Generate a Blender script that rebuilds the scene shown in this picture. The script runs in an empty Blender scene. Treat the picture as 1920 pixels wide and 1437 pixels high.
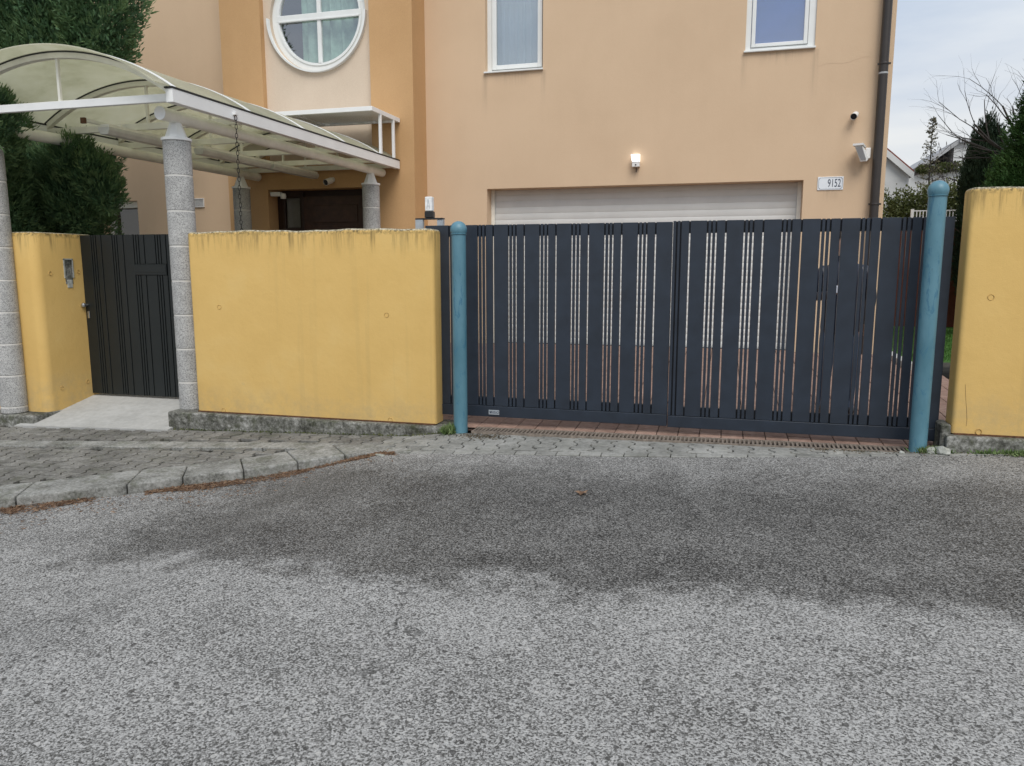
import bpy, bmesh, math, random
import numpy as np
from mathutils import Vector, Matrix, Euler

random.seed(7)
RNG = np.random.default_rng(11)
scene = bpy.context.scene
COL = scene.collection

# ------------------------------------------------------------------ camera
YAW, PITCH, ROLL = math.radians(15.54), math.radians(8.63), math.radians(0.04)
cam_d = bpy.data.cameras.new('camera')
cam = bpy.data.objects.new('camera', cam_d)
COL.objects.link(cam)
fwd = Vector((-math.sin(YAW) * math.cos(PITCH), math.cos(YAW) * math.cos(PITCH), -math.sin(PITCH)))
rgt0 = Vector((math.cos(YAW), math.sin(YAW), 0))
up0 = rgt0.cross(fwd)
rgt = math.cos(ROLL) * rgt0 - math.sin(ROLL) * up0
upv = math.sin(ROLL) * rgt0 + math.cos(ROLL) * up0
rot = Matrix((rgt, upv, -fwd)).transposed()
cam.matrix_world = Matrix.Translation((0, 0, 1.6)) @ rot.to_4x4()
cam_d.sensor_width = 36.0
cam_d.lens = 27.0
cam_d.clip_start = 0.05
cam_d.clip_end = 2000
scene.camera = cam

# ------------------------------------------------------------------ world
SUN_EL, SUN_AZ = math.radians(52), math.radians(155)   # azimuth from +Y, clockwise
world = bpy.data.worlds.new('World')
scene.world = world
world.use_nodes = True
wn, wl = world.node_tree.nodes, world.node_tree.links
wn.clear()
w_out = wn.new('ShaderNodeOutputWorld')
w_bg = wn.new('ShaderNodeBackground')
w_bg.inputs['Strength'].default_value = 0.1
sky = wn.new('ShaderNodeTexSky')
sky.sky_type = 'NISHITA'
sky.sun_disc = False
sky.sun_elevation = SUN_EL
sky.sun_rotation = SUN_AZ
sky.dust_density = 2.5
tc = wn.new('ShaderNodeTexCoord')
mp = wn.new('ShaderNodeMapping')
mp.inputs['Scale'].default_value = (1.0, 1.0, 4.5)
wl.new(tc.outputs['Generated'], mp.inputs['Vector'])
nz = wn.new('ShaderNodeTexNoise')
nz.inputs['Scale'].default_value = 2.6
nz.inputs['Detail'].default_value = 6
nz.inputs['Roughness'].default_value = 0.55
wl.new(mp.outputs['Vector'], nz.inputs['Vector'])
cr = wn.new('ShaderNodeValToRGB')
cr.color_ramp.elements[0].position = 0.36
cr.color_ramp.elements[0].color = (3.3, 3.85, 4.7, 1)
cr.color_ramp.elements[1].position = 0.66
cr.color_ramp.elements[1].color = (4.6, 5.0, 5.45, 1)
wl.new(nz.outputs['Fac'], cr.inputs['Fac'])
sepw = wn.new('ShaderNodeSeparateXYZ')
wl.new(tc.outputs['Generated'], sepw.inputs['Vector'])
mrw = wn.new('ShaderNodeMapRange')
mrw.inputs['From Min'].default_value = 0.02
mrw.inputs['From Max'].default_value = 0.30
mrw.inputs['To Min'].default_value = 1
mrw.inputs['To Max'].default_value = 0
wl.new(sepw.outputs['Z'], mrw.inputs['Value'])
warm = wn.new('ShaderNodeMath'); warm.operation = 'MULTIPLY'
wl.new(mrw.outputs['Result'], warm.inputs[0]); wl.new(nz.outputs['Fac'], warm.inputs[1])
mixw = wn.new('ShaderNodeMix'); mixw.data_type = 'RGBA'
wl.new(warm.outputs[0], mixw.inputs[0])
wl.new(cr.outputs['Color'], mixw.inputs[6])
mixw.inputs[7].default_value = (7.6, 6.7, 5.4, 1)
mixs = wn.new('ShaderNodeMix'); mixs.data_type = 'RGBA'
mixs.inputs[0].default_value = 0.86
wl.new(sky.outputs['Color'], mixs.inputs[6])
wl.new(mixw.outputs[2], mixs.inputs[7])
wl.new(mixs.outputs[2], w_bg.inputs['Color'])
wl.new(w_bg.outputs['Background'], w_out.inputs['Surface'])

# ------------------------------------------------------------------ sun
sun_d = bpy.data.lights.new('sun', 'SUN')
sun_d.energy = 1.45
sun_d.angle = math.radians(35)
sun_d.color = (1.0, 0.96, 0.9)
sun = bpy.data.objects.new('sun', sun_d)
COL.objects.link(sun)
sdir = Vector((math.sin(SUN_AZ) * math.cos(SUN_EL), math.cos(SUN_AZ) * math.cos(SUN_EL), math.sin(SUN_EL)))
sun.rotation_euler = sdir.to_track_quat('Z', 'Y').to_euler()
sun.location = sdir * 40

vs = scene.view_settings
vs.view_transform = 'Standard'
vs.look = 'None'
vs.exposure = 0.72
vs.gamma = 1.0
vs.use_curve_mapping = False
scene.cycles.max_bounces = 8
scene.cycles.transparent_max_bounces = 24

# ------------------------------------------------------------------ materials
def new_mat(name):
    m = bpy.data.materials.new(name)
    m.use_nodes = True
    nt = m.node_tree
    b = nt.nodes['Principled BSDF']
    return m, nt, b

def N(nt, kind, **kw):
    n = nt.nodes.new('ShaderNode' + kind)
    for k, v in kw.items():
        setattr(n, k, v)
    return n

def noise(nt, scale, detail=4, rough=0.55, vec=None, dist=0.0):
    n = N(nt, 'TexNoise')
    n.inputs['Scale'].default_value = scale
    n.inputs['Detail'].default_value = detail
    n.inputs['Roughness'].default_value = rough
    n.inputs['Distortion'].default_value = dist
    if vec is not None:
        nt.links.new(vec, n.inputs['Vector'])
    return n.outputs['Fac']

def ramp(nt, fac, stops):
    n = N(nt, 'ValToRGB')
    el = n.color_ramp.elements
    while len(el) < len(stops):
        el.new(0.5)
    for e, (p, c) in zip(el, stops):
        e.position = p
        e.color = tuple(c) + (1,) if hasattr(c, '__len__') else (c, c, c, 1)
    nt.links.new(fac, n.inputs['Fac'])
    return n.outputs['Color']

def mix(nt, fac, a, b, mode='MIX'):
    n = N(nt, 'Mix', data_type='RGBA', blend_type=mode)
    for s, i in ((fac, 0), (a, 6), (b, 7)):
        if hasattr(s, 'links') or hasattr(s, 'is_linked'):
            nt.links.new(s, n.inputs[i])
        elif i == 0:
            n.inputs[0].default_value = s
        else:
            n.inputs[i].default_value = tuple(s) + (1,)
    return n.outputs[2]

def math_(nt, op, a, b=0.0, clamp=False):
    n = N(nt, 'Math', operation=op, use_clamp=clamp)
    for s, i in ((a, 0), (b, 1)):
        if hasattr(s, 'is_linked'):
            nt.links.new(s, n.inputs[i])
        else:
            n.inputs[i].default_value = s
    return n.outputs[0]

def maprange(nt, v, a, b, c=0.0, d=1.0, smooth=True):
    n = N(nt, 'MapRange', interpolation_type='SMOOTHSTEP' if smooth else 'LINEAR')
    nt.links.new(v, n.inputs['Value'])
    for k, x in (('From Min', a), ('From Max', b), ('To Min', c), ('To Max', d)):
        n.inputs[k].default_value = x
    return n.outputs['Result']

def bump(nt, b, height, strength=0.3, dist=0.01):
    n = N(nt, 'Bump')
    n.inputs['Strength'].default_value = strength
    n.inputs['Distance'].default_value = dist
    nt.links.new(height, n.inputs['Height'])
    nt.links.new(n.outputs['Normal'], b.inputs['Normal'])

def objvec(nt, scale=(1, 1, 1)):
    t = N(nt, 'TexCoord')
    m = N(nt, 'Mapping')
    m.inputs['Scale'].default_value = scale
    nt.links.new(t.outputs['Object'], m.inputs['Vector'])
    return m.outputs['Vector']

def worldvec(nt, scale=(1, 1, 1)):
    t = N(nt, 'NewGeometry')
    m = N(nt, 'Mapping')
    m.inputs['Scale'].default_value = scale
    nt.links.new(t.outputs['Position'], m.inputs['Vector'])
    return m.outputs['Vector']

def simple(name, c, rough=0.5, metal=0.0, var=0.12, vscale=6.0, bscale=0, bstr=0.15, spec=None):
    m, nt, b = new_mat(name)
    v = worldvec(nt)
    f = noise(nt, vscale, 5, 0.6, v)
    lo = [x * (1 - var) for x in c]
    hi = [min(1, x * (1 + var)) for x in c]
    nt.links.new(ramp(nt, f, [(0.3, lo), (0.7, hi)]), b.inputs['Base Color'])
    b.inputs['Roughness'].default_value = rough
    b.inputs['Metallic'].default_value = metal
    if spec is not None:
        b.inputs['Specular IOR Level'].default_value = spec
    if bscale:
        bump(nt, b, noise(nt, bscale, 3, 0.6, v), bstr, 0.004)
    return m

def plaster(name, c, dirt, drips=()):
    m, nt, b = new_mat(name)
    v = worldvec(nt)
    big = noise(nt, 0.9, 5, 0.6, v)
    streak = noise(nt, 1.0, 4, 0.6, worldvec(nt, (5, 5, 0.5)))
    f = math_(nt, 'ADD', math_(nt, 'MULTIPLY', big, 0.78), math_(nt, 'MULTIPLY', streak, 0.22))
    base = ramp(nt, f, [(0.33, dirt), (0.6, c)])
    fine = noise(nt, 160, 2, 0.5, v)
    base = mix(nt, 0.16, base, ramp(nt, fine, [(0.3, 0.15), (0.7, 0.85)]), 'OVERLAY')
    if drips:
        g = N(nt, 'NewGeometry'); sp_ = N(nt, 'SeparateXYZ'); nt.links.new(g.outputs['Position'], sp_.inputs['Vector'])
        tot = None
        for (dx_, dz_, hw_, ln_) in drips:      # rain marks below sill ends and fittings
            ax = math_(nt, 'ABSOLUTE', math_(nt, 'SUBTRACT', sp_.outputs['X'], dx_))
            mk = math_(nt, 'MULTIPLY', maprange(nt, ax, hw_, hw_ * 0.2), maprange(nt, sp_.outputs['Z'], dz_ - ln_, dz_))
            mk = math_(nt, 'MULTIPLY', mk, math_(nt, 'LESS_THAN', sp_.outputs['Z'], dz_))
            tot = mk if tot is None else math_(nt, 'MAXIMUM', tot, mk)
        st_ = ramp(nt, noise(nt, 1.0, 5, 0.7, worldvec(nt, (30, 30, 1.2))), [(0.40, 0.2), (0.62, 1.0)])
        base = mix(nt, math_(nt, 'MULTIPLY', math_(nt, 'MULTIPLY', tot, st_), 0.32), base, (0.22, 0.17, 0.13))
    nt.links.new(base, b.inputs['Base Color'])
    b.inputs['Roughness'].default_value = 0.9
    b.inputs['Specular IOR Level'].default_value = 0.2
    bump(nt, b, math_(nt, 'ADD', noise(nt, 220, 3, 0.6, v), math_(nt, 'MULTIPLY', noise(nt, 25, 3, 0.6, v), 0.8)), 0.35, 0.004)
    return m

def yellow_wall():
    m, nt, b = new_mat('yellow_paint')
    ov = objvec(nt)
    t = N(nt, 'TexCoord')
    sep = N(nt, 'SeparateXYZ')
    nt.links.new(t.outputs['Object'], sep.inputs['Vector'])
    big = noise(nt, 1.7, 6, 0.62, ov)
    base = ramp(nt, big, [(0.3, (0.60, 0.395, 0.132)), (0.55, (0.635, 0.425, 0.148)), (0.75, (0.65, 0.455, 0.175))])
    # paler rubbed zones low on the wall
    blot = ramp(nt, noise(nt, 9, 5, 0.7, ov), [(0.60, 0.0), (0.75, 1.0)])
    base = mix(nt, math_(nt, 'MULTIPLY', blot, 0.16), base, (0.56, 0.40, 0.15))
    pore = ramp(nt, noise(nt, 75, 2, 0.5, ov), [(0.70, 0.0), (0.76, 1.0)])
    base = mix(nt, math_(nt, 'MULTIPLY', pore, 0.35), base, (0.36, 0.24, 0.09))
    drip = math_(nt, 'MULTIPLY', ramp(nt, noise(nt, 1.0, 4, 0.6, objvec(nt, (11, 11, 0.35))), [(0.58, 0.0), (0.72, 1.0)]), 0.20)
    base = mix(nt, drip, base, (0.42, 0.30, 0.12))
    splash = math_(nt, 'MULTIPLY', maprange(nt, sep.outputs['Z'], -1.45, -1.85), ramp(nt, noise(nt, 6, 5, 0.75, ov), [(0.4, 0.0), (0.7, 0.55)]))
    base = mix(nt, splash, base, (0.40, 0.31, 0.17))
    # algae streaks running down from the coping; object origin sits at the top edge
    st = noise(nt, 1.0, 5, 0.7, objvec(nt, (16, 16, 1.1)))
    topm = maprange(nt, sep.outputs['Z'], -0.30, -0.01)
    stm = math_(nt, 'MULTIPLY', ramp(nt, st, [(0.47, 0.0), (0.66, 1.0)]), topm)
    edge = math_(nt, 'MULTIPLY', maprange(nt, sep.outputs['Z'], -0.07, -0.02), ramp(nt, noise(nt, 30, 4, 0.7, ov), [(0.42, 0.0), (0.6, 1.0)]))
    stain = math_(nt, 'MAXIMUM', math_(nt, 'MULTIPLY', stm, 0.75), math_(nt, 'MULTIPLY', edge, 0.85))
    base = mix(nt, stain, base, (0.10, 0.08, 0.035))
    # lichen on upward faces
    g = N(nt, 'NewGeometry')
    sn = N(nt, 'SeparateXYZ')
    nt.links.new(g.outputs['Normal'], sn.inputs['Vector'])
    upm = math_(nt, 'MULTIPLY', maprange(nt, sn.outputs['Z'], 0.35, 0.8), maprange(nt, sep.outputs['Z'], -0.06, -0.03))
    lich = ramp(nt, noise(nt, 45, 4, 0.75, ov), [(0.40, (0.07, 0.06, 0.045)), (0.5, (0.33, 0.29, 0.19)), (0.62, (0.52, 0.49, 0.40))])
    base = mix(nt, upm, base, lich)
    # flaked paint near the foot: small grey chips
    vor = N(nt, 'TexVoronoi'); vor.inputs['Scale'].default_value = 2.3
    nt.links.new(ov, vor.inputs['Vector'])
    dd = math_(nt, 'ADD', vor.outputs['Distance'], math_(nt, 'MULTIPLY', noise(nt, 40, 4, 0.7, ov), 0.10))
    chip = ramp(nt, dd, [(0.085, 1.0), (0.10, 0.0)])
    low = maprange(nt, sep.outputs['Z'], -1.5, -1.72)
    base = mix(nt, math_(nt, 'MULTIPLY', chip, low), base, (0.30, 0.28, 0.24))
    nt.links.new(base, b.inputs['Base Color'])
    b.inputs['Roughness'].default_value = 0.75
    b.inputs['Specular IOR Level'].default_value = 0.3
    bump(nt, b, math_(nt, 'ADD', math_(nt, 'ADD', noise(nt, 3, 4, 0.6, ov), math_(nt, 'MULTIPLY', noise(nt, 16, 4, 0.6, ov), 0.35)), math_(nt, 'MULTIPLY', noise(nt, 130, 3, 0.6, ov), 0.2)), 0.45, 0.012)
    return m

def asphalt():
    m, nt, b = new_mat('asphalt')
    v = worldvec(nt)
    sep = N(nt, 'SeparateXYZ')
    g = N(nt, 'NewGeometry')
    nt.links.new(g.outputs['Position'], sep.inputs['Vector'])
    vor = N(nt, 'TexVoronoi'); vor.inputs['Scale'].default_value = 135
    nt.links.new(v, vor.inputs['Vector'])
    cell = N(nt, 'SeparateColor'); nt.links.new(vor.outputs['Color'], cell.inputs['Color'])
    big = N(nt, 'TexVoronoi'); big.inputs['Scale'].default_value = 34
    nt.links.new(v, big.inputs['Vector'])
    bigc = N(nt, 'SeparateColor'); nt.links.new(big.outputs['Color'], bigc.inputs['Color'])
    pits = noise(nt, 108, 3, 0.75, v)
    patch = noise(nt, 2.1, 6, 0.7, v)
    wear = noise(nt, 1.0, 4, 0.55, worldvec(nt, (0.22, 1.1, 1)))
    k = math_(nt, 'ADD', math_(nt, 'MULTIPLY', cell.outputs[0], 0.44), math_(nt, 'MULTIPLY', pits, 1.22))
    k = math_(nt, 'ADD', k, math_(nt, 'MULTIPLY', patch, 0.30))
    k = math_(nt, 'ADD', k, math_(nt, 'MULTIPLY', wear, 0.22))
    kk = math_(nt, 'SUBTRACT', k, 0.58)
    dry = ramp(nt, kk, [(0.26, (0.062, 0.060, 0.056)), (0.39, (0.13, 0.128, 0.122)), (0.53, (0.27, 0.267, 0.258)), (0.76, (0.43, 0.426, 0.413))])
    wet = ramp(nt, kk, [(0.30, (0.022, 0.021, 0.019)), (0.44, (0.054, 0.052, 0.049)), (0.58, (0.135, 0.132, 0.126)), (0.80, (0.29, 0.285, 0.273))])
    # odd larger pale and dark stones
    sel = math_(nt, 'MULTIPLY', math_(nt, 'GREATER_THAN', bigc.outputs[0], 0.94), math_(nt, 'LESS_THAN', big.outputs['Distance'], 0.36))
    sel2 = math_(nt, 'MULTIPLY', math_(nt, 'GREATER_THAN', bigc.outputs[1], 0.95), math_(nt, 'LESS_THAN', big.outputs['Distance'], 0.40))
    dry = mix(nt, math_(nt, 'MULTIPLY', sel, 0.75), dry, (0.45, 0.44, 0.42))
    dry = mix(nt, math_(nt, 'MULTIPLY', sel2, 0.8), dry, (0.05, 0.048, 0.045))
    wet = mix(nt, math_(nt, 'MULTIPLY', sel, 0.6), wet, (0.22, 0.215, 0.20))
    # damp runoff fan from the drive: ragged near edge, broken up stone by stone
    n1 = noise(nt, 1.1, 5, 0.6, v)
    n2 = noise(nt, 5.5, 6, 0.72, v)
    y2 = math_(nt, 'ADD', sep.outputs['Y'], math_(nt, 'MULTIPLY', math_(nt, 'SUBTRACT', n1, 0.5), 1.1))
    y2 = math_(nt, 'ADD', y2, math_(nt, 'MULTIPLY', math_(nt, 'SUBTRACT', n2, 0.5), 0.85))
    y2 = math_(nt, 'SUBTRACT', y2, math_(nt, 'MULTIPLY', sep.outputs['X'], 0.05))
    near = maprange(nt, y2, 3.45, 3.9)
    far = maprange(nt, y2, 6.3, 5.1, 0.40, 1.0)
    left = maprange(nt, math_(nt, 'ADD', sep.outputs['X'], math_(nt, 'MULTIPLY', n2, 1.6)), -3.6, -2.3, 0.35, 1.0)
    blot = ramp(nt, noise(nt, 1.6, 6, 0.7, v), [(0.34, 0.68), (0.56, 1.0)])
    w0 = math_(nt, 'MULTIPLY', math_(nt, 'MULTIPLY', near, far), math_(nt, 'MULTIPLY', left, blot))
    w1 = math_(nt, 'ADD', w0, math_(nt, 'MULTIPLY', math_(nt, 'SUBTRACT', cell.outputs[1], 0.5), 0.35))
    w1 = math_(nt, 'MULTIPLY', maprange(nt, w1, 0.12, 0.85), maprange(nt, w0, 0.0, 0.12))
    col = mix(nt, w1, dry, wet)
    # hairline cracks
    ce = N(nt, 'TexVoronoi'); ce.feature = 'DISTANCE_TO_EDGE'; ce.inputs['Scale'].default_value = 0.55
    wv = N(nt, 'VectorMath', operation='ADD')
    nn = N(nt, 'TexNoise'); nn.inputs['Scale'].default_value = 3.5; nn.inputs['Detail'].default_value = 5
    nt.links.new(v, nn.inputs['Vector'])
    ss = N(nt, 'VectorMath', operation='SCALE'); ss.inputs['Scale'].default_value = 0.45
    nt.links.new(nn.outputs['Color'], ss.inputs[0]); nt.links.new(v, wv.inputs[0]); nt.links.new(ss.outputs[0], wv.inputs[1])
    nt.links.new(wv.outputs[0], ce.inputs['Vector'])
    cm = math_(nt, 'MULTIPLY', maprange(nt, ce.outputs['Distance'], 0.005, 0.0015), maprange(nt, noise(nt, 0.8, 3, 0.5, v), 0.5, 0.6))
    col = mix(nt, math_(nt, 'MULTIPLY', cm, 0.6), col, (0.02, 0.02, 0.018))
    nt.links.new(col, b.inputs['Base Color'])
    nt.links.new(maprange(nt, w1, 0, 1, 0.95, 0.75), b.inputs['Roughness'])
    b.inputs['Specular IOR Level'].default_value = 0.3
    h = math_(nt, 'SUBTRACT', math_(nt, 'MULTIPLY', pits, 1.2), math_(nt, 'MULTIPLY', vor.outputs['Distance'], 0.5))
    bump(nt, b, h, 0.6, 0.006)
    return m

def stone_mat(name, stops, scale=30, perobj=0.25, moss=0.0, bstr=0.4, rough=0.9, mosscol=(0.06, 0.07, 0.03)):
    m, nt, b = new_mat(name)
    v = worldvec(nt)
    f = math_(nt, 'ADD', math_(nt, 'MULTIPLY', noise(nt, scale, 6, 0.75, v), 0.6), math_(nt, 'MULTIPLY', noise(nt, scale / 9, 4, 0.6, v), 0.4))
    f = math_(nt, 'ADD', math_(nt, 'MULTIPLY', math_(nt, 'SUBTRACT', f, 0.5), 1.7), 0.5)
    base = ramp(nt, f, stops)
    oi = N(nt, 'ObjectInfo')
    if perobj:
        r = maprange(nt, oi.outputs['Random'], 0, 1, 1 - perobj, 1 + perobj, False)
        hs = N(nt, 'HueSaturation')
        nt.links.new(r, hs.inputs['Value'])
        nt.links.new(base, hs.inputs['Color'])
        base = hs.outputs['Color']
    if moss:
        mm = ramp(nt, noise(nt, 5.5, 6, 0.75, v), [(0.5, 0.0), (0.68, moss)])
        base = mix(nt, mm, base, mosscol)
    nt.links.new(base, b.inputs['Base Color'])
    b.inputs['Roughness'].default_value = rough
    b.inputs['Specular IOR Level'].default_value = 0.25
    bump(nt, b, noise(nt, scale * 3, 4, 0.7, v), bstr, 0.004)
    return m

def speckle(name, dark, mid, light, scale):
    m, nt, b = new_mat(name)
    v = worldvec(nt)
    vor = N(nt, 'TexVoronoi'); vor.inputs['Scale'].default_value = scale
    nt.links.new(v, vor.inputs['Vector'])
    c = N(nt, 'SeparateColor'); nt.links.new(vor.outputs['Color'], c.inputs['Color'])
    base = ramp(nt, c.outputs[0], [(0.12, dark), (0.4, mid), (0.85, light)])
    base = mix(nt, 0.35, base, ramp(nt, noise(nt, 3.0, 5, 0.7, v), [(0.3, 0.25), (0.7, 0.75)]), 'OVERLAY')
    nt.links.new(base, b.inputs['Base Color'])
    b.inputs['Roughness'].default_value = 0.85
    bump(nt, b, vor.outputs['Distance'], 0.3, 0.004)
    return m

def foliage_mat(name, dark, mid, light, clump=2.2):
    m, nt, b = new_mat(name)
    v = worldvec(nt)
    f = math_(nt, 'ADD', math_(nt, 'MULTIPLY', noise(nt, clump, 4, 0.6, v), 0.55), math_(nt, 'MULTIPLY', noise(nt, 38, 3, 0.7, v), 0.45))
    nt.links.new(ramp(nt, f, [(0.32, dark), (0.5, mid), (0.68, light)]), b.inputs['Base Color'])
    b.inputs['Roughness'].default_value = 0.6
    b.inputs['Specular IOR Level'].default_value = 0.3
    tr = N(nt, 'BsdfTranslucent')
    tr.inputs['Color'].default_value = tuple(min(1, x * 1.4) for x in mid) + (1,)
    ms = N(nt, 'MixShader'); ms.inputs[0].default_value = 0.2
    out = nt.nodes['Material Output']
    nt.links.new(b.outputs[0], ms.inputs[1]); nt.links.new(tr.outputs[0], ms.inputs[2])
    nt.links.new(ms.outputs[0], out.inputs['Surface'])
    return m

def glass_pane(name, refl=0.3, tint=(0.9, 0.95, 0.95)):
    m, nt, b = new_mat(name)
    nt.nodes.remove(b)
    gl = N(nt, 'BsdfGlossy'); gl.inputs['Roughness'].default_value = 0.02
    gl.inputs['Color'].default_value = (0.95, 0.97, 1, 1)
    tr = N(nt, 'BsdfTransparent'); tr.inputs['Color'].default_value = tuple(tint) + (1,)
    fr = N(nt, 'Fresnel'); fr.inputs['IOR'].default_value = 1.5
    f = math_(nt, 'ADD', math_(nt, 'MULTIPLY', fr.outputs[0], 0.7), refl, True)
    ms = N(nt, 'MixShader')
    nt.links.new(f, ms.inputs[0]); nt.links.new(tr.outputs[0], ms.inputs[1]); nt.links.new(gl.outputs[0], ms.inputs[2])
    nt.links.new(ms.outputs[0], nt.nodes['Material Output'].inputs['Surface'])
    return m

def polycarb():
    m, nt, b = new_mat('aged_polycarbonate')
    v = worldvec(nt)
    f = math_(nt, 'ADD', math_(nt, 'MULTIPLY', noise(nt, 1.2, 5, 0.65, v), 0.7), math_(nt, 'MULTIPLY', noise(nt, 9, 5, 0.7, v), 0.3))
    col = ramp(nt, f, [(0.30, (0.62, 0.62, 0.48)), (0.5, (0.78, 0.775, 0.65)), (0.7, (0.86, 0.855, 0.76))])
    nt.links.new(col, b.inputs['Base Color'])
    b.inputs['Roughness'].default_value = 0.3
    tl = N(nt, 'BsdfTranslucent'); nt.links.new(col, tl.inputs['Color'])
    tp = N(nt, 'BsdfTransparent'); nt.links.new(col, tp.inputs['Color'])
    m1 = N(nt, 'MixShader'); m1.inputs[0].default_value = 0.55
    m2 = N(nt, 'MixShader'); m2.inputs[0].default_value = 0.3
    nt.links.new(b.outputs[0], m1.inputs[1]); nt.links.new(tl.outputs[0], m1.inputs[2])
    nt.links.new(m1.outputs[0], m2.inputs[1]); nt.links.new(tp.outputs[0], m2.inputs[2])
    nt.links.new(m2.outputs[0], nt.nodes['Material Output'].inputs['Surface'])
    return m

def post_paint():
    m, nt, b = new_mat('worn_blue_paint')
    v = objvec(nt, (1, 1, 0.45))
    base = ramp(nt, noise(nt, 4, 5, 0.6, v), [(0.35, (0.062, 0.165, 0.215)), (0.65, (0.105, 0.235, 0.30))])
    sm = ramp(nt, noise(nt, 9, 6, 0.75, v, 1.2), [(0.54, 0.0), (0.63, 0.9)])
    base = mix(nt, sm, base, (0.035, 0.135, 0.215))
    sp = ramp(nt, noise(nt, 55, 3, 0.7, v), [(0.71, 0.0), (0.75, 1.0)])
    base = mix(nt, sp, base, (0.05, 0.07, 0.08))
    nt.links.new(base, b.inputs['Base Color'])
    b.inputs['Roughness'].default_value = 0.45
    bump(nt, b, noise(nt, 30, 3, 0.6, v), 0.08, 0.004)
    return m

def emit(name, c, s):
    m, nt, b = new_mat(name)
    b.inputs['Base Color'].default_value = (0.9, 0.9, 0.9, 1)
    b.inputs['Emission Color'].default_value = tuple(c) + (1,)
    b.inputs['Emission Strength'].default_value = s
    return m

def perforated():
    m, nt, b = new_mat('perforated_white_metal')
    v = objvec(nt, (1, 1, 1))
    vor = N(nt, 'TexVoronoi'); vor.inputs['Scale'].default_value = 38; vor.inputs['Randomness'].default_value = 0.15
    nt.links.new(v, vor.inputs['Vector'])
    a = ramp(nt, vor.outputs['Distance'], [(0.47, 0.0), (0.50, 1.0)])
    nt.links.new(a, b.inputs['Alpha'])
    b.inputs['Base Color'].default_value = (0.82, 0.82, 0.81, 1)
    b.inputs['Roughness'].default_value = 0.5
    return m

M = {}
M['peach'] = plaster('peach_render', (0.635, 0.472, 0.322), (0.595, 0.438, 0.296), [(-3.93, 4.69, .07, .8), (-2.95, 4.69, .06, .6), (-3.45, 4.69, .45, .25), (.11, 4.72, .06, .7), (1.10, 4.72, .07, .9), (.6, 4.72, .45, .25), (-1.45, 3.12, .05, .25), (1.41, 2.71, .17, .2), (1.82, 3.1, .06, .35)])
M['cream'] = plaster('pale_peach_render', (0.64, 0.535, 0.425), (0.585, 0.485, 0.38))
M['orange'] = plaster('orange_render', (0.55, 0.345, 0.175), (0.505, 0.31, 0.152))
M['yellow'] = yellow_wall()
M['asphalt'] = asphalt()
M['concrete'] = stone_mat('weathered_concrete', [(0.32, (0.04, 0.04, 0.034)), (0.48, (0.13, 0.13, 0.115)), (0.60, (0.24, 0.24, 0.222)), (0.72, (0.42, 0.42, 0.40))], 24, 0.0, 0.7, 0.9)
M['ramp'] = stone_mat('smooth_concrete', [(0.3, (0.34, 0.34, 0.325)), (0.7, (0.45, 0.45, 0.435))], 14, 0.0, 0.0, 0.2)
M['kerb'] = stone_mat('kerb_concrete', [(0.3, (0.10, 0.10, 0.09)), (0.45, (0.20, 0.20, 0.185)), (0.55, (0.27, 0.27, 0.255)), (0.7, (0.36, 0.36, 0.34))], 40, 0.06, 0.55, 0.8)
M['paver'] = stone_mat('mossy_paver', [(0.3, (0.10, 0.097, 0.088)), (0.5, (0.165, 0.16, 0.147)), (0.72, (0.25, 0.245, 0.228))], 30, 0.16, 0.35)
M['paver_clean'] = stone_mat('pale_paver', [(0.3, (0.16, 0.16, 0.15)), (0.5, (0.24, 0.24, 0.225)), (0.72, (0.33, 0.33, 0.315))], 22, 0.12, 0.2)
M['joint'] = stone_mat('sandy_joint', [(0.35, (0.008, 0.008, 0.006)), (0.65, (0.026, 0.024, 0.018))], 30, 0.0, 0.4)
M['tile'] = stone_mat('terracotta_paving', [(0.3, (0.21, 0.135, 0.108)), (0.5, (0.29, 0.19, 0.152)), (0.72, (0.37, 0.26, 0.212))], 14, 0.16, 0.15)
M['patch'] = stone_mat('broken_mortar', [(0.3, (0.07, 0.065, 0.055)), (0.45, (0.22, 0.215, 0.195)), (0.6, (0.36, 0.355, 0.33)), (0.75, (0.45, 0.445, 0.42))], 7, 0.0, 0.4, 0.6)
M['drain'] = simple('cast_iron', (0.21, 0.175, 0.145), 0.75, 0.2, 0.4, 25, 80)
M['gate'] = simple('anthracite_metal', (0.017, 0.025, 0.039), 0.42, 0.0, 0.22, 5)
M['gate_dark'] = simple('dark_rail', (0.012, 0.013, 0.018), 0.5)
M['pedgate'] = simple('black_green_metal', (0.009, 0.013, 0.014), 0.45, 0.0, 0.08, 3)
M['post'] = post_paint()
M['granite'] = speckle('grey_terrazzo', (0.20, 0.20, 0.197), (0.35, 0.35, 0.343), (0.48, 0.48, 0.47), 170)
M['band'] = simple('white_mortar', (0.62, 0.61, 0.58), 0.8)
M['white'] = simple('white_paint', (0.80, 0.81, 0.81), 0.45, 0, 0.05, 3)
M['creamwhite'] = simple('cream_paint', (0.78, 0.77, 0.70), 0.5, 0, 0.1, 4)
M['poly'] = polycarb()
M['rubber'] = simple('black_rubber', (0.02, 0.02, 0.02), 0.7)
M['perf'] = perforated()
M['frame'] = simple('white_plastic_frame', (0.74, 0.76, 0.75), 0.35, 0, 0.04, 3)
M['glass'] = glass_pane('window_glass', 0.22)
M['glass_dark'] = glass_pane('door_glass', 0.05)
M['curtain_sky_pale'] = simple('sky_pale_curtain', (0.80, 0.84, 0.88), 0.8, 0, 0.04, 3)  # curtain whitened to stand in for sky reflected in the pane
M['blind_blue'] = simple('blue_blind', (0.20, 0.36, 0.78), 0.8, 0, 0.05, 2)
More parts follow.
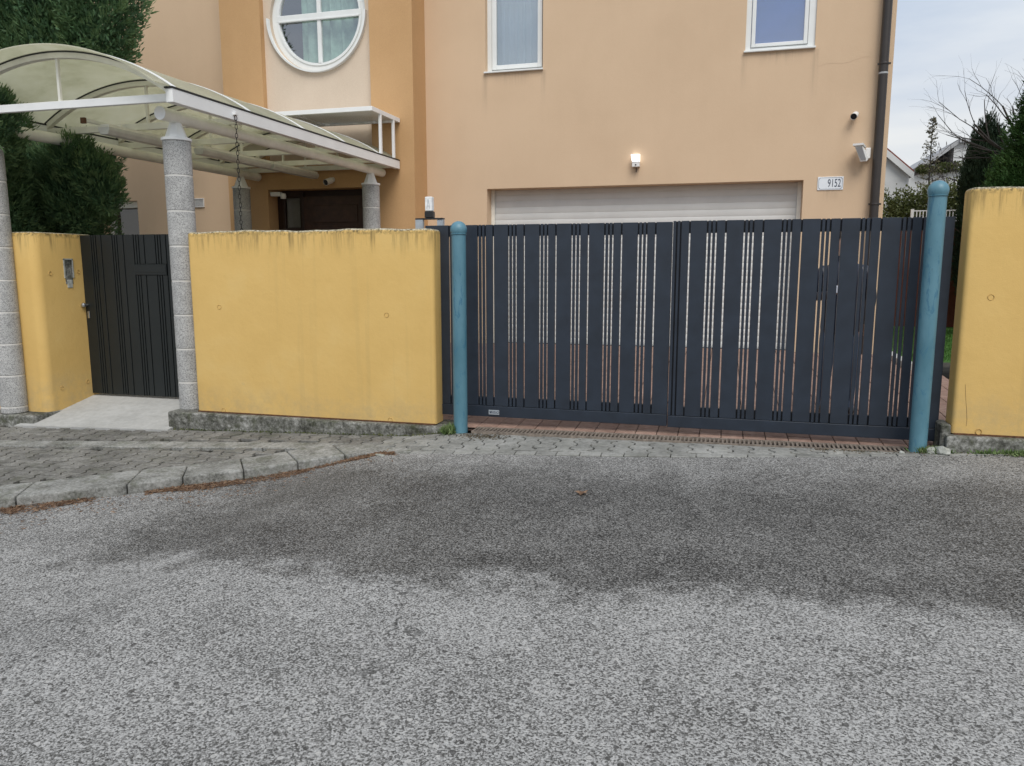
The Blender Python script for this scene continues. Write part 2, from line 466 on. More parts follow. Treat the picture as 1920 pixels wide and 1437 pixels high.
M['curtain'] = simple('green_curtain', (0.30, 0.43, 0.35), 0.85, 0, 0.3, 5)
M['room'] = simple('dark_room', (0.05, 0.045, 0.05), 0.9)
M['shutter'] = simple('roller_shutter', (0.66, 0.66, 0.64), 0.5, 0, 0.05, 3)
M['wood'] = simple('dark_wood', (0.050, 0.022, 0.013), 0.45, 0, 0.3, 9)
M['wood2'] = simple('darker_wood', (0.030, 0.014, 0.010), 0.5, 0, 0.3, 9)
M['pipe'] = simple('brown_pipe', (0.030, 0.024, 0.021), 0.45, 0, 0.12, 8)
M['rust'] = simple('rusty_joint', (0.10, 0.045, 0.02), 0.9, 0, 0.5, 40, 60)
M['tie'] = simple('darker_yellow', (0.47, 0.30, 0.095), 0.85, 0, 0.4, 60)  # darker yellow than the wall paint, for the tie hole rings
M['plastic'] = simple('white_plastic', (0.75, 0.74, 0.72), 0.4, 0, 0.03, 5)
M['black'] = simple('black_plastic', (0.012, 0.012, 0.014), 0.35)
M['steel'] = simple('steel', (0.45, 0.46, 0.47), 0.3, 0.9, 0.08, 10)
M['galv'] = simple('galvanised', (0.40, 0.44, 0.48), 0.45, 0.5, 0.15, 12)
M['enamel'] = simple('white_enamel', (0.74, 0.78, 0.82), 0.25, 0, 0.02, 4)
M['ink'] = simple('dark_print', (0.03, 0.04, 0.07), 0.5)
M['lamp'] = emit('lamp_glow', (1.0, 0.98, 0.98), 0.8)
M['amber'] = simple('clear_beacon_lens', (0.75, 0.76, 0.76), 0.2, 0, 0.15, 25)
M['chain'] = simple('dark_chain', (0.02, 0.02, 0.02), 0.55, 0.4)
M['thuja'] = foliage_mat('thuja_leaf', (0.034, 0.070, 0.038), (0.072, 0.145, 0.066), (0.15, 0.24, 0.095))
M['thuja2'] = foliage_mat('cypress_leaf', (0.012, 0.024, 0.016), (0.024, 0.046, 0.026), (0.05, 0.08, 0.038))
M['thuja_tip'] = foliage_mat('thuja_tip', (0.05, 0.095, 0.042), (0.11, 0.185, 0.078), (0.21, 0.29, 0.12), 3.0)  # paler copy of the thuja leaf, so outer sprays look lit
M['bright'] = foliage_mat('conifer_leaf', (0.016, 0.04, 0.012), (0.035, 0.085, 0.022), (0.08, 0.15, 0.035))
M['hedge'] = foliage_mat('hedge_leaf', (0.03, 0.045, 0.016), (0.085, 0.105, 0.035), (0.20, 0.20, 0.075))
M['larchleaf'] = foliage_mat('larch_leaf', (0.06, 0.055, 0.03), (0.12, 0.11, 0.06), (0.22, 0.20, 0.11))
M['weed'] = foliage_mat('weed_leaf', (0.05, 0.09, 0.03), (0.13, 0.20, 0.07), (0.30, 0.36, 0.17), 12)
M['grass'] = foliage_mat('grass_blade', (0.02, 0.06, 0.012), (0.05, 0.13, 0.02), (0.10, 0.20, 0.04), 5)
M['litter'] = foliage_mat('dry_litter', (0.07, 0.042, 0.027), (0.20, 0.12, 0.075), (0.42, 0.31, 0.20), 25)
M['bark'] = simple('bark', (0.07, 0.055, 0.045), 0.9, 0, 0.3, 20, 40, 0.4)
M['twig'] = simple('grey_twig', (0.035, 0.03, 0.028), 0.9, 0, 0.2, 10)
M['soil'] = stone_mat('soil', [(0.35, (0.06, 0.05, 0.035)), (0.65, (0.17, 0.14, 0.10))], 25, 0, 0.4)
M['lawn'] = stone_mat('lawn_ground', [(0.35, (0.03, 0.085, 0.012)), (0.65, (0.06, 0.15, 0.025))], 12, 0, 0.0)
M['redwall'] = stone_mat('red_brown_wall', [(0.3, (0.07, 0.026, 0.018)), (0.7, (0.13, 0.042, 0.028))], 10, 0, 0)
M['farwhite'] = simple('far_white_render', (0.55, 0.56, 0.56), 0.85, 0, 0.1, 1)
M['fargrey'] = simple('far_grey_render', (0.36, 0.37, 0.38), 0.85, 0, 0.1, 1)
M['roof'] = simple('red_roof_tile', (0.17, 0.05, 0.035), 0.85, 0, 0.25, 3)
M['ground'] = stone_mat('earth', [(0.35, (0.10, 0.09, 0.07)), (0.65, (0.2, 0.18, 0.14))], 3, 0, 0.3)
M['jacket'] = simple('navy_padded_jacket', (0.012, 0.016, 0.032), 0.4, 0, 0.4, 30, 22, 0.8)
M['jeans'] = simple('blue_jeans', (0.055, 0.085, 0.14), 0.9, 0, 0.25, 30)
M['skin'] = simple('skin', (0.50, 0.30, 0.22), 0.55, 0, 0.05, 20)
M['hair'] = simple('brown_hair', (0.03, 0.02, 0.014), 0.6, 0, 0.3, 60)
M['shoe'] = simple('dark_shoe', (0.02, 0.02, 0.022), 0.5)
M['rubble'] = stone_mat('pale_rubble', [(0.3, (0.28, 0.29, 0.26)), (0.7, (0.52, 0.53, 0.50))], 20, 0.1, 0.3)
M['paper'] = simple('phone_case', (0.62, 0.66, 0.78), 0.3)

# ------------------------------------------------------------------ mesh helpers
class MB:
    def __init__(self):
        self.v, self.f = [], []
    def add(self, vs_, fs_):
        o = len(self.v)
        self.v += [tuple(p) for p in vs_]
        self.f += [tuple(i + o for i in q) for q in fs_]
        return self
    def box(self, x0, x1, y0, y1, z0, z1):
        vs_ = [(x, y, z) for z in (z0, z1) for y in (y0, y1) for x in (x0, x1)]
        return self.add(vs_, [(0, 2, 3, 1), (4, 5, 7, 6), (0, 1, 5, 4), (2, 6, 7, 3), (0, 4, 6, 2), (1, 3, 7, 5)])
    def quad(self, a, b, c, d):
        return self.add([a, b, c, d], [(0, 1, 2, 3)])
    def tube(self, p, q, r0, r1=None, n=8, caps=True):
        r1 = r0 if r1 is None else r1
        p, q = Vector(p), Vector(q)
        d = (q - p).normalized()
        a = d.orthogonal().normalized()
        b = d.cross(a)
        vs_ = []
        for c, r in ((p, r0), (q, r1)):
            for i in range(n):
                t = 2 * math.pi * i / n
                vs_.append(c + (a * math.cos(t) + b * math.sin(t)) * r)
        fs_ = [(i, (i + 1) % n, n + (i + 1) % n, n + i) for i in range(n)]
        if caps:
            fs_ += [tuple(range(n))[::-1], tuple(range(n, 2 * n))]
        return self.add(vs_, fs_)
    def lathe(self, prof, n=24, c=(0, 0, 0)):
        vs_, fs_ = [], []
        for r, z in prof:
            for i in range(n):
                t = 2 * math.pi * i / n
                vs_.append((c[0] + r * math.cos(t), c[1] + r * math.sin(t), c[2] + z))
        for k in range(len(prof) - 1):
            for i in range(n):
                j = (i + 1) % n
                fs_.append((k * n + i, k * n + j, (k + 1) * n + j, (k + 1) * n + i))
        fs_.append(tuple(range(n))[::-1])
        fs_.append(tuple((len(prof) - 1) * n + i for i in range(n)))
        return self.add(vs_, fs_)
    def prism(self, poly, z0, z1):
        n = len(poly)
        vs_ = [(x, y, z0) for x, y in poly] + [(x, y, z1) for x, y in poly]
        return self.add(vs_, [tuple(range(n))[::-1], tuple(range(n, 2 * n))] + [(i, (i + 1) % n, n + (i + 1) % n, n + i) for i in range(n)])
    def mesh(self, name, mat=None, bevel=0, seg=2, smooth=False):
        me = bpy.data.meshes.new(name)
        me.from_pydata(self.v, [], self.f)
        if bevel:
            bm = bmesh.new(); bm.from_mesh(me)
            bmesh.ops.remove_doubles(bm, verts=bm.verts, dist=1e-5)
            bmesh.ops.bevel(bm, geom=bm.edges[:], offset=bevel, segments=seg, affect='EDGES', profile=0.5, clamp_overlap=True)
            bm.to_mesh(me); bm.free()
        bm = bmesh.new(); bm.from_mesh(me)
        bmesh.ops.recalc_face_normals(bm, faces=bm.faces[:])
        bm.to_mesh(me); bm.free()
        if smooth:
            for p in me.polygons:
                p.use_smooth = True
            try:
                me.set_sharp_from_angle(angle=math.radians(40))
            except Exception:
                pass
        if mat:
            me.materials.append(M[mat] if isinstance(mat, str) else mat)
        return me
    def build(self, name, mat, parent=None, bevel=0, seg=2, smooth=False, **tags):
        return link(name, self.mesh(name, mat, bevel, seg, smooth), parent, **tags)

def link(name, data, parent=None, loc=None, rot=None, **tags):
    o = bpy.data.objects.new(name, data)
    COL.objects.link(o)
    if parent is not None:
        o.parent = parent
        o.matrix_parent_inverse = Matrix.Translation(-parent.location) if parent.location.length else Matrix()
    if loc is not None:
        o.location = loc
    if rot is not None:
        o.rotation_euler = rot
    for k, v in tags.items():
        o[k] = v
    return o

def thing(name, label, category, loc=(0, 0, 0), group=None):
    o = bpy.data.objects.new(name, None)
    o.empty_display_size = 0.2
    o.location = loc
    COL.objects.link(o)
    o['label'] = label
    o['category'] = category
    if group:
        o['group'] = group
    return o
# parts are modelled in world coordinates; link() cancels the parent's location

def text_mesh(body, size, extrude=0.001, mat='ink'):
    cu = bpy.data.curves.new('lettering', 'FONT')
    cu.body = body
    cu.size = size
    cu.extrude = extrude
    cu.align_x = 'CENTER'
    cu.align_y = 'CENTER'
    ob = bpy.data.objects.new('lettering', cu)
    COL.objects.link(ob)
    dg = bpy.context.evaluated_depsgraph_get()
    me = bpy.data.meshes.new_from_object(ob.evaluated_get(dg))
    bpy.data.objects.remove(ob)
    me.materials.clear()
    me.materials.append(M[mat])
    return me

def interp(pts, x):
    if x <= pts[0][0]:
        (x0, y0), (x1, y1) = pts[0], pts[1]
        return y0 + (x - x0) * (y1 - y0) / (x1 - x0)
    for (x0, y0), (x1, y1) in zip(pts, pts[1:]):
        if x <= x1:
            return y0 + (x - x0) * (y1 - y0) / (x1 - x0)
    (x0, y0), (x1, y1) = pts[-2], pts[-1]
    return y1 + (x - x1) * (y1 - y0) / (x1 - x0)

def sstep(x, a, b):
    t = max(0, min(1, (x - a) / (b - a)))
    return t * t * (3 - 2 * t)

# ------------------------------------------------------------------ ground shape
KO = [(-5.237, 4.371), (-5.153, 4.424), (-4.851, 4.647), (-4.506, 4.842), (-4.188, 5.098), (-3.797, 5.359), (-3.477, 5.671), (-3.176, 5.945), (-2.953, 6.076), (-2.73, 6.09)]
KI = [(-5.62, 4.704), (-5.358, 4.788), (-5.023, 4.991), (-4.719, 5.261), (-4.407, 5.44), (-4.064, 5.699), (-3.787, 5.998), (-3.487, 6.27), (-2.647, 6.20)]
EDGE = [(-2.721, 6.06), (-1.717, 6.172), (-0.253, 6.276), (0.615, 6.374), (1.43, 6.53), (2.217, 6.66), (8, 7.2)]

def plane_z(x, y):
    return 0.075 + 0.032 * x - 0.02 * (6.6 - y)

def grate_z(x):
    return 0.092 + 0.010 * x

def gz(x, y):            # pavement and apron surface
    p = plane_z(x, min(y, 6.85))
    e = interp(EDGE, x) if x > -2.72 else 6.06
    w = sstep(x, -3.0, -2.3) * sstep(-x, -2.6, -1.6)
    s = max(0, min(1, (y - e) / (6.85 - e)))
    return p + w * s * (grate_z(x) - plane_z(x, 6.85))

def road_edge(x):
    if x >= -2.73:
        return interp(EDGE, x)
    return interp(KO, x) + 0.03

def road_z(x, y):
    drop = 0.075 * sstep(-x, 2.75, 3.5)
    return plane_z(x, y) - drop - 0.004

def drive_z(x, y):
    g = grate_z(x)
    t = (y - 6.93) / (12.4 - 6.93)
    return g + max(0, t) * (0.30 - g)

# earth sheet to the horizon
mb = MB()
mb.quad((-900, -900, -0.75), (900, -900, -0.75), (900, 900, -0.75), (-900, 900, -0.75))
mb.build('ground', 'ground', kind='structure')

# road
mb = MB()
xs = [-40, -25, -15, -10, -8, -7, -6] + [-5.6 + 0.1 * i for i in range(60)] + [0.5 + 0.5 * i for i in range(16)] + [12, 20, 40]
rows = 26
vv = []
for x in xs:
    e = road_edge(max(x, -9)) if x > -9 else road_edge(-9)
    for j in range(rows):
        t = (j / (rows - 1))
        t = 1 - (1 - t) ** 2
        y = -14 + (e + 14) * t
        vv.append((x, y, road_z(max(-9, min(9, x)), y) + 0.006 * math.sin(x * 1.7 + y) * math.sin(y * 1.3)))
ff = []
for i in range(len(xs) - 1):
    for j in range(rows - 1):
        a = i * rows + j
        ff.append((a, a + rows, a + rows + 1, a + 1))
mb.add(vv, ff)
mb.build('road', 'asphalt', smooth=True, kind='structure')

# pavement base sheets
def sheet(name, x0, x1, nx, ylo, yhi, ny, zf, mat, **tags):
    mb = MB()
    vv = []
    for i in range(nx + 1):
        x = x0 + (x1 - x0) * i / nx
        a, b_ = (ylo(x) if callable(ylo) else ylo), (yhi(x) if callable(yhi) else yhi)
        for j in range(ny + 1):
            y = a + (b_ - a) * j / ny
            vv.append((x, y, zf(x, y)))
    ff = []
    for i in range(nx):
        for j in range(ny):
            a = i * (ny + 1) + j
            ff.append((a, a + ny + 1, a + ny + 2, a + 1))
    mb.add(vv, ff)
    return mb.build(name, mat, smooth=True, **tags)

PAVE = sheet('pavement', -9.0, -2.70, 60, lambda x: interp(KI, max(x, -9)) - 0.1 if x < -3.5 else 6.15, 7.0, 14, lambda x, y: gz(x, y) - 0.028, 'joint', kind='structure')
APRON = sheet('driveway_apron', -2.70, 2.9, 50, lambda x: interp(EDGE, x) + 0.01, 6.70, 8, lambda x, y: gz(x, y) - 0.028, 'joint', kind='structure')
DRIVE = sheet('driveway', -4.95, 2.6, 20, 6.89, 12.62, 20, lambda x, y: drive_z(x, y) - 0.010, 'joint', kind='structure')

# interlocking dog-bone pavers
PP, PW, PA, GAP = 0.20, 0.165, 0.020, 0.0072
def paver_mesh(name, mat, GAP=GAP):
    h = PP / 2 - GAP * .7
    w = PW / 2 - GAP
    right = [(w + PA, -h), (w + PA, -h + 0.14 * PP), (w - PA, -0.14 * PP), (w - PA, 0.14 * PP), (w + PA, h - 0.14 * PP), (w + PA, h)]
    left = [(-x, -y) for x, y in right]
    poly = right + left
    n = len(poly)
    ins = [(x * (1 - 0.004 / 0.085), y * (1 - 0.004 / 0.095)) for x, y in poly]
    vs_ = [(x, y, -0.05) for x, y in poly] + [(x, y, -0.004) for x, y in poly] + [(x, y, 0.0) for x, y in ins]
    fs_ = []
    for k in (0, 1):
        fs_ += [(k * n + i, k * n + (i + 1) % n, (k + 1) * n + (i + 1) % n, (k + 1) * n + i) for i in range(n)]
    # top as three convex strips: ends and waist
    T = 2 * n
    fs_ += [(T + 0, T + 1, T + 10, T + 11), (T + 1, T + 2, T + 9, T + 10), (T + 2, T + 3, T + 8, T + 9), (T + 3, T + 4, T + 7, T + 8), (T + 4, T + 5, T + 6, T + 7)]
    mb = MB(); mb.add(vs_, fs_)
    return mb.mesh(name, mat)
ME_P = paver_mesh('paver', 'paver', 0.0105)
ME_PC = paver_mesh('paver_pale', 'paver_clean')

CAMP = Vector((0, 0, 1.6))
def seen(p):
    d = Vector(p) - CAMP
    z = d.dot(fwd)
    if z <= 0.2:
        return 0, -9e9, 0
    return 1.0 / z, 960 + 1440 * d.dot(rgt) / z, 718 - 1440 * d.dot(upv) / z

STRIP_LO = [(-7.2, 5.79), (-4.088, 6.078), (-3.3, 6.15)]
cand_p, cand_a = [], []
k0 = int(-9.0 / PW)
for k in range(k0, int(2.9 / PW) + 1):
    x = k * PW
    for j in range(18, 36):
        y = j * PP + (PP / 2 if k % 2 else 0)
        if x < -2.72:
            if y < (interp(KI, x) + 0.02 if x < -3.5 else 6.30) or y > 6.78:
                continue
            s0 = interp(STRIP_LO, x)
            if x < -3.75 and s0 - 0.04 < y < s0 + 0.26:
                continue
            if x < -5.62 and y > 6.62:
                continue
            cand_p.append((x, y, 1.0))
        else:
            e = interp(EDGE, x)
            lo, hi = max(y - PP / 2, e + 0.088), min(y + PP / 2, 6.697)
            if hi - lo < 0.05:
                continue
            if x > 0.95 + 0.2 * math.sin(y * 40):
                continue
            cand_a.append((x, (lo + hi) / 2, (hi - lo) / PP))

def rank(c):
    s, px, py = seen((c[0], c[1], 0))
    vis = -60 < px < 1980
    return (0 if vis else 1, -s)

def lay(cands, parent, me_pick, name, limit=298):
    cands = sorted(cands, key=rank)
    rest = MB()
    for i, (x, y, sy) in enumerate(cands):
        z = gz(x, y) + random.uniform(-0.003, 0.003)
        dx = (gz(x + .05, y) - gz(x - .05, y)) / .1
        dy = (gz(x, y + .05) - gz(x, y - .05)) / .1
        r = (math.atan(dy) + random.gauss(0, .005), -math.atan(dx) + random.gauss(0, .005), random.gauss(0, .012))
        me = me_pick(x, y)
        if i < limit:
            link(name, me, parent, (x, y, z), r).scale = (1, sy, 1)
        else:
            mt = Matrix.Translation((x, y, z)) @ Euler(r).to_matrix().to_4x4()
            rest.add([mt @ v.co for v in me.vertices], [tuple(p.vertices) for p in me.polygons])
    if rest.v:
        rest.build('paver_field', me_pick(cands[-1][0], cands[-1][1]).materials[0], parent, kind='stuff')

lay(cand_p, PAVE, lambda x, y: ME_PC if x > -3.3 + 0.3 * math.sin(y * 6) else ME_P, 'paver')
lay(cand_a, APRON, lambda x, y: ME_PC, 'paver')

# long edging slabs set in the pavement
def slab(name, pts, ztop, zbot, mat, parent, bevel=0.012, seg=2):
    n = len(pts)
    vs_ = [(x, y, (zbot(x, y) if callable(zbot) else zbot)) for x, y in pts] + [(x, y, ztop(x, y)) for x, y in pts]
    mb = MB()
    mb.add(vs_, [tuple(range(n))[::-1], tuple(range(n, 2 * n))] + [(i, (i + 1) % n, n + (i + 1) % n, n + i) for i in range(n)])
    return mb.build(name, mat, parent, bevel, seg)

sx = [-9.2, -8.25, -7.25, -6.25, -5.21, -4.10, -3.50]
for a, b_ in zip(sx, sx[1:]):
    g = 0.005
    q = [(a + g, interp(STRIP_LO, a)), (b_ - g, interp(STRIP_LO, b_)), (b_ - g, interp(STRIP_LO, b_) + 0.225), (a + g, interp(STRIP_LO, a) + 0.225)]
    if b_ > -3.6:
        q = [(a + g, interp(STRIP_LO, a) + .01), (-3.72, 6.10), (-3.50, 6.27), (-3.35, 6.36), (a + g, interp(STRIP_LO, a) + 0.225)]
    slab('edging_slab', q, lambda x, y: gz(x, y) + 0.004, lambda x, y: gz(x, y) - 0.08, 'kerb', PAVE, 0.006)

# edging blocks along the asphalt at the apron
x = -2.62
while x < 2.6:
    L = random.uniform(0.17, 0.21)
    q = [(x, interp(EDGE, x) + 0.005), (x + L - 0.008, interp(EDGE, x + L - .008) + 0.005), (x + L - 0.008, interp(EDGE, x + L - .008) + 0.085), (x, interp(EDGE, x) + 0.085)]
    dz = random.uniform(-0.004, 0.0)
    slab('edging_block', q, lambda x, y: gz(x, y) + 0.005 + dz, lambda x, y: gz(x, y) - 0.08, 'paver_clean', APRON, 0.004, 1)
    x += L

# patched concrete where the paving is broken near the right post
mb = MB()
vv, ff = [], []
nx_, ny_ = 60, 8
for i in range(nx_ + 1):
    x = 0.80 + (3.2 - 0.80) * i / nx_
    y0, y1 = interp(EDGE, x) + 0.075, 6.695
    y1 = 6.695 if x < 1.47 else 6.735
    y0 = min(y0, y1 - .02)
    for j in range(ny_ + 1):
        y = y0 + (y1 - y0) * j / ny_
        rag = 0.03 * math.sin(x * 31 + y * 17) * math.sin(y * 41 - x * 7)
        vv.append((x + (0.12 * math.sin(y * 33) if i == 0 else 0), y, gz(x, y) - 0.002 + 0.004 * math.sin(x * 23 + y * 31) + rag * .12))
for i in range(nx_):
    for j in range(ny_):
        a = i * (ny_ + 1) + j
        ff.append((a, a + ny_ + 1, a + ny_ + 2, a + 1))
mb.add(vv, ff)
mb.build('mortar_patch', 'patch', APRON, smooth=True)

# kerb stones
KERB = bpy.data.objects.new('kerb', None)
COL.objects.link(KERB)
KERB['kind'] = 'structure'
def kpt(pts, t):
    i = min(int(t), len(pts) - 2)
    u = t - i
    return (pts[i][0] + (pts[i + 1][0] - pts[i][0]) * u, pts[i][1] + (pts[i + 1][1] - pts[i][1]) * u)
stones = [((-5.237, 4.371), (-5.62, 4.704)), ((-5.153, 4.424), (-5.358, 4.788)), ((-4.506, 4.842), (-4.719, 5.261)), ((-4.188, 5.098), (-4.407, 5.44)),
          ((-3.797, 5.359), (-4.064, 5.699)), ((-3.477, 5.671), (-3.787, 5.998)), ((-3.176, 5.945), (-3.487, 6.285))]
prev = [((-5.95 - .6 * i, 3.87 - .43 * i), (-6.15 - .6 * i, 4.24 - .43 * i)) for i in range(4)][::-1]
allst = prev + [((-5.40, 4.26), (-5.66, 4.62))] + stones[1:]
for (o0, i0), (o1, i1) in zip(allst, allst[1:]):
    d = Vector((o1[0] - o0[0], o1[1] - o0[1])).normalized() * 0.0035
    q = [(o0[0] + d.x, o0[1] + d.y), (o1[0] - d.x, o1[1] - d.y), (i1[0] - d.x, i1[1] - d.y), (i0[0] + d.x, i0[1] + d.y)]
    dz = random.uniform(0.004, 0.012)
    slab('kerb_stone', q, lambda x, y: gz(x, y) + dz, lambda x, y: gz(x, y) - 0.3, 'kerb', KERB, 0.014, 2)
q = [(-3.170, 5.95), (-2.953, 6.066), (-2.74, 6.10), (-2.62, 6.13), (-2.66, 6.22), (-3.2, 6.33), (-3.478, 6.29)]
slab('kerb_stone', q, lambda x, y: gz(x, y) + 0.004, lambda x, y: gz(x, y) - 0.3, 'kerb', KERB, 0.014, 2)

# entrance ramp
mb = MB()
x0, x1 = -7.52, -5.60
poly = [(x0 - 0.1, 6.66), (x1, 6.62), (x1, 7.9), (x0, 7.9)]
n = 10
vv = []
for i in range(n + 1):
    t = i / n
    for u in (0, 1):
        xa = (x0 - 0.12) + (x1 - x0 + 0.12) * u if t == 0 else x0 + (x1 - x0) * u
        y = 6.64 + (9.0 - 6.64) * t
        z0 = gz(xa, 6.64) + 0.012
        vv.append((xa, y, z0 + (0.05 - z0) * min(1, (y - 6.64) / 1.0)))
for i in range(n + 1):
    for u in (0, 1):
        p = vv[i * 2 + u]
        vv.append((p[0], p[1], p[2] - 0.2))
ff = []
m_ = 2 * (n + 1)
for i in range(n):
    a = i * 2
    ff += [(a, a + 1, a + 3, a + 2), (m_ + a, m_ + a + 2, m_ + a + 3, m_ + a + 1), (a, a + 2, m_ + a + 2, m_ + a), (a + 1, m_ + a + 1, m_ + a + 3, a + 3)]
ff += [(0, m_, m_ + 1, 1), (2 * n, 2 * n + 1, m_ + 2 * n + 1, m_ + 2 * n)]
mb.add(vv, ff)
mb.build('entrance_ramp', 'ramp', kind='structure')

# terracotta paving of the drive
TS = 0.19
tb = MB()
tb.box(-TS / 2 + .003, TS / 2 - .003, -TS / 2 + .003, TS / 2 - .003, -0.04, 0)
ME_T = tb.mesh('tile', 'tile', 0.004, 1)
tiles = []
for i in range(-26, 14):
    for j in range(30):
        x, y = (i + .5) * TS, 6.905 + TS / 2 + j * TS
        if y > 12.40 and not (-3.75 < x < 1.0):
            continue
        if y > 12.6:
            continue
        tiles.append((x, y))
tiles.sort(key=lambda c: (0 if -2.6 < c[0] < 1.9 else 1) + (c[1] - 6.9) * 0.05)
rest = MB()
for i, (x, y) in enumerate(tiles):
    z = drive_z(x, y) + random.uniform(-.002, .002)
    r = (math.atan(0.037), 0, 0)
    if i < 298:
        link('tile', ME_T, DRIVE, (x, y, z), r)
    else:
        mt = Matrix.Translation((x, y, z)) @ Euler(r).to_matrix().to_4x4()
        rest.add([mt @ v.co for v in ME_T.vertices], [tuple(p.vertices) for p in ME_T.polygons])
rest.build('tile_field', 'tile', DRIVE, kind='stuff')

# drain channel with slotted grating
DR = thing('drain_channel', 'rusty slotted drain grating across the drive in front of the gate', 'drain', (-0.4, 6.8, 0.09))
fr = MB()
dy0, dy1 = 6.695, 6.898
def dz_(x): return grate_z(x) + 0.006
def bar(mb, x0, x1, y0, y1, t=0.03, off=0.0):
    vs_ = [(x, y, dz_(x) + o) for o in (off - t, off) for y in (y0, y1) for x in (x0, x1)]
    mb.add(vs_, [(0, 2, 3, 1), (4, 5, 7, 6), (0, 1, 5, 4), (2, 6, 7, 3), (0, 4, 6, 2), (1, 3, 7, 5)])
xl, xr = -2.26, 1.47
bar(fr, xl, xr, dy0, dy0 + 0.022); bar(fr, xl, xr, dy1 - 0.022, dy1)
fr.build('frame', 'drain', DR)
sl = MB()
x = xl
while x < xr:
    bar(sl, x, x + 0.016, dy0 + 0.022, dy1 - 0.022, 0.02, -0.003)
    x += 0.036
sl.build('grating', 'drain', DR, kind='stuff')
bt = MB()
bar(bt, xl, xr, dy0, dy1, 0.01, -0.06)
bt.build('channel_bed', 'black', DR)

# ------------------------------------------------------------------ yellow walls
def rounded_wall(name, label, x0, x1, y0, y1, z0, z1, r=0.045):
    t = thing(name, label, 'wall', ((x0 + x1) / 2, (y0 + y1) / 2, z0))
    mb = MB()
    mb.box(x0, x1, y0, y1, z0 - z1, 0)
    me = mb.mesh('panel', 'yellow', 0)
    bm = bmesh.new(); bm.from_mesh(me)
    bmesh.ops.bevel(bm, geom=[e for e in bm.edges if not all(v.co.z < -0.5 for v in e.verts)], offset=r, segments=4, affect='EDGES', profile=0.5)
    # loops so that the coping can wander a little
    xsz = x1 - x0
    for k in range(1, 24):
        bmesh.ops.bisect_plane(bm, geom=bm.verts[:] + bm.edges[:] + bm.faces[:], plane_co=(x0 + xsz * k / 24, 0, 0), plane_no=(1, 0, 0))
    for v in bm.verts:
        if v.co.z > -0.06:
            v.co.z += 0.006 * math.sin(v.co.x * 5.1) + 0.004 * math.sin(v.co.x * 17 + v.co.y * 9)
    bm.to_mesh(me); bm.free()
    for p in me.polygons:
        p.use_smooth = True
    me.set_sharp_from_angle(angle=math.radians(40))
    o = link('panel', me, t)
    o.location = (0, 0, z1)     # origin of the panel at its top edge
    return t

def tie_hole(parent, x, y, z, axis='y'):
    mb = MB()
    n = 14
    R_, r_ = 0.022, 0.004
    vs_, fs_ = [], []
    for i in range(n):
        a = 2 * math.pi * i / n
        for k in range(4):
            b_ = 2 * math.pi * k / 4
            rr = R_ + r_ * math.cos(b_)
            p = (rr * math.cos(a), r_ * math.sin(b_), rr * math.sin(a))
            vs_.append((x + p[0], y + p[1], z + p[2]) if axis == 'y' else (x + p[1], y + p[0], z + p[2]))
    for i in range(n):
        for k in range(4):
            fs_.append((i * 4 + k, ((i + 1) % n) * 4 + k, ((i + 1) % n) * 4 + (k + 1) % 4, i * 4 + (k + 1) % 4))
    mb.add(vs_, fs_)
    mb.build('tie_hole', 'tie', parent)

W1 = rounded_wall('yellow_wall', 'long yellow painted wall panel between the stone column and the blue post', -5.34, -2.65, 6.80, 7.02, 0.095, 1.955, 0.035)
pl = MB(); pl.box(-5.66, -2.50, 6.725, 7.12, -0.35, 0.085)
plo = pl.build('plinth', 'concrete', W1, 0.018, 2)
jt = MB(); jt.box(-5.33, -2.665, 6.795, 7.01, 0.08, 0.1)
jt.build('base_joint', 'rust', W1)
for (x, z) in [(-5.0, 1.19), (-3.14, 1.14), (-5.02, 0.115), (-3.13, 0.113)]:
    tie_hole(W1, x, 6.80, z)
W2 = thing('yellow_wall', 'yellow wall end beside the small black gate and leftmost column', 'wall', (-8.5, 7.0, -0.06))
rc = 0.10
arc = [(-7.45 - rc + rc * math.sin(math.radians(a)), 6.93 + rc - rc * math.cos(math.radians(a))) for a in range(0, 91, 10)]
poly = [(-9.6, 6.93)] + arc + [(-7.45, 7.74), (-7.67, 7.74), (-7.67, 7.2), (-9.6, 7.2)]
ins = [(-9.6, 6.955)] + [(-7.45 - rc + (rc - .025) * math.sin(math.radians(a)), 6.93 + rc - (rc - .025) * math.cos(math.radians(a))) for a in range(0, 91, 10)] + [(-7.475, 7.74), (-7.645, 7.74), (-7.645, 7.175), (-9.6, 7.175)]
n = len(poly)
mb = MB()
mb.add([(x, y, -2.045) for x, y in poly] + [(x, y, -0.03) for x, y in poly] + [(x + (u - x) * .3, y + (v - y) * .3, -0.009) for (x, y), (u, v) in zip(poly, ins)] + [(x, y, 0) for x, y in ins],
       [(k * n + i, k * n + (i + 1) % n, (k + 1) * n + (i + 1) % n, (k + 1) * n + i) for k in range(3) for i in range(n)] + [tuple(range(3 * n, 4 * n))])
o = link('panel', mb.mesh('panel', 'yellow', smooth=True), W2)
o.location = (0, 0, 1.985)
pl = MB(); pl.box(-9.6, -7.42, 6.70, 7.3, -0.4, -0.055)
pl.build('plinth', 'concrete', W2, 0.02, 2)
for (y, z) in [(7.12, 1.525), (7.14, 0.197), (7.52, 1.54), (7.52, 0.22)]:
    tie_hole(W2, -7.448, y, z, 'x')
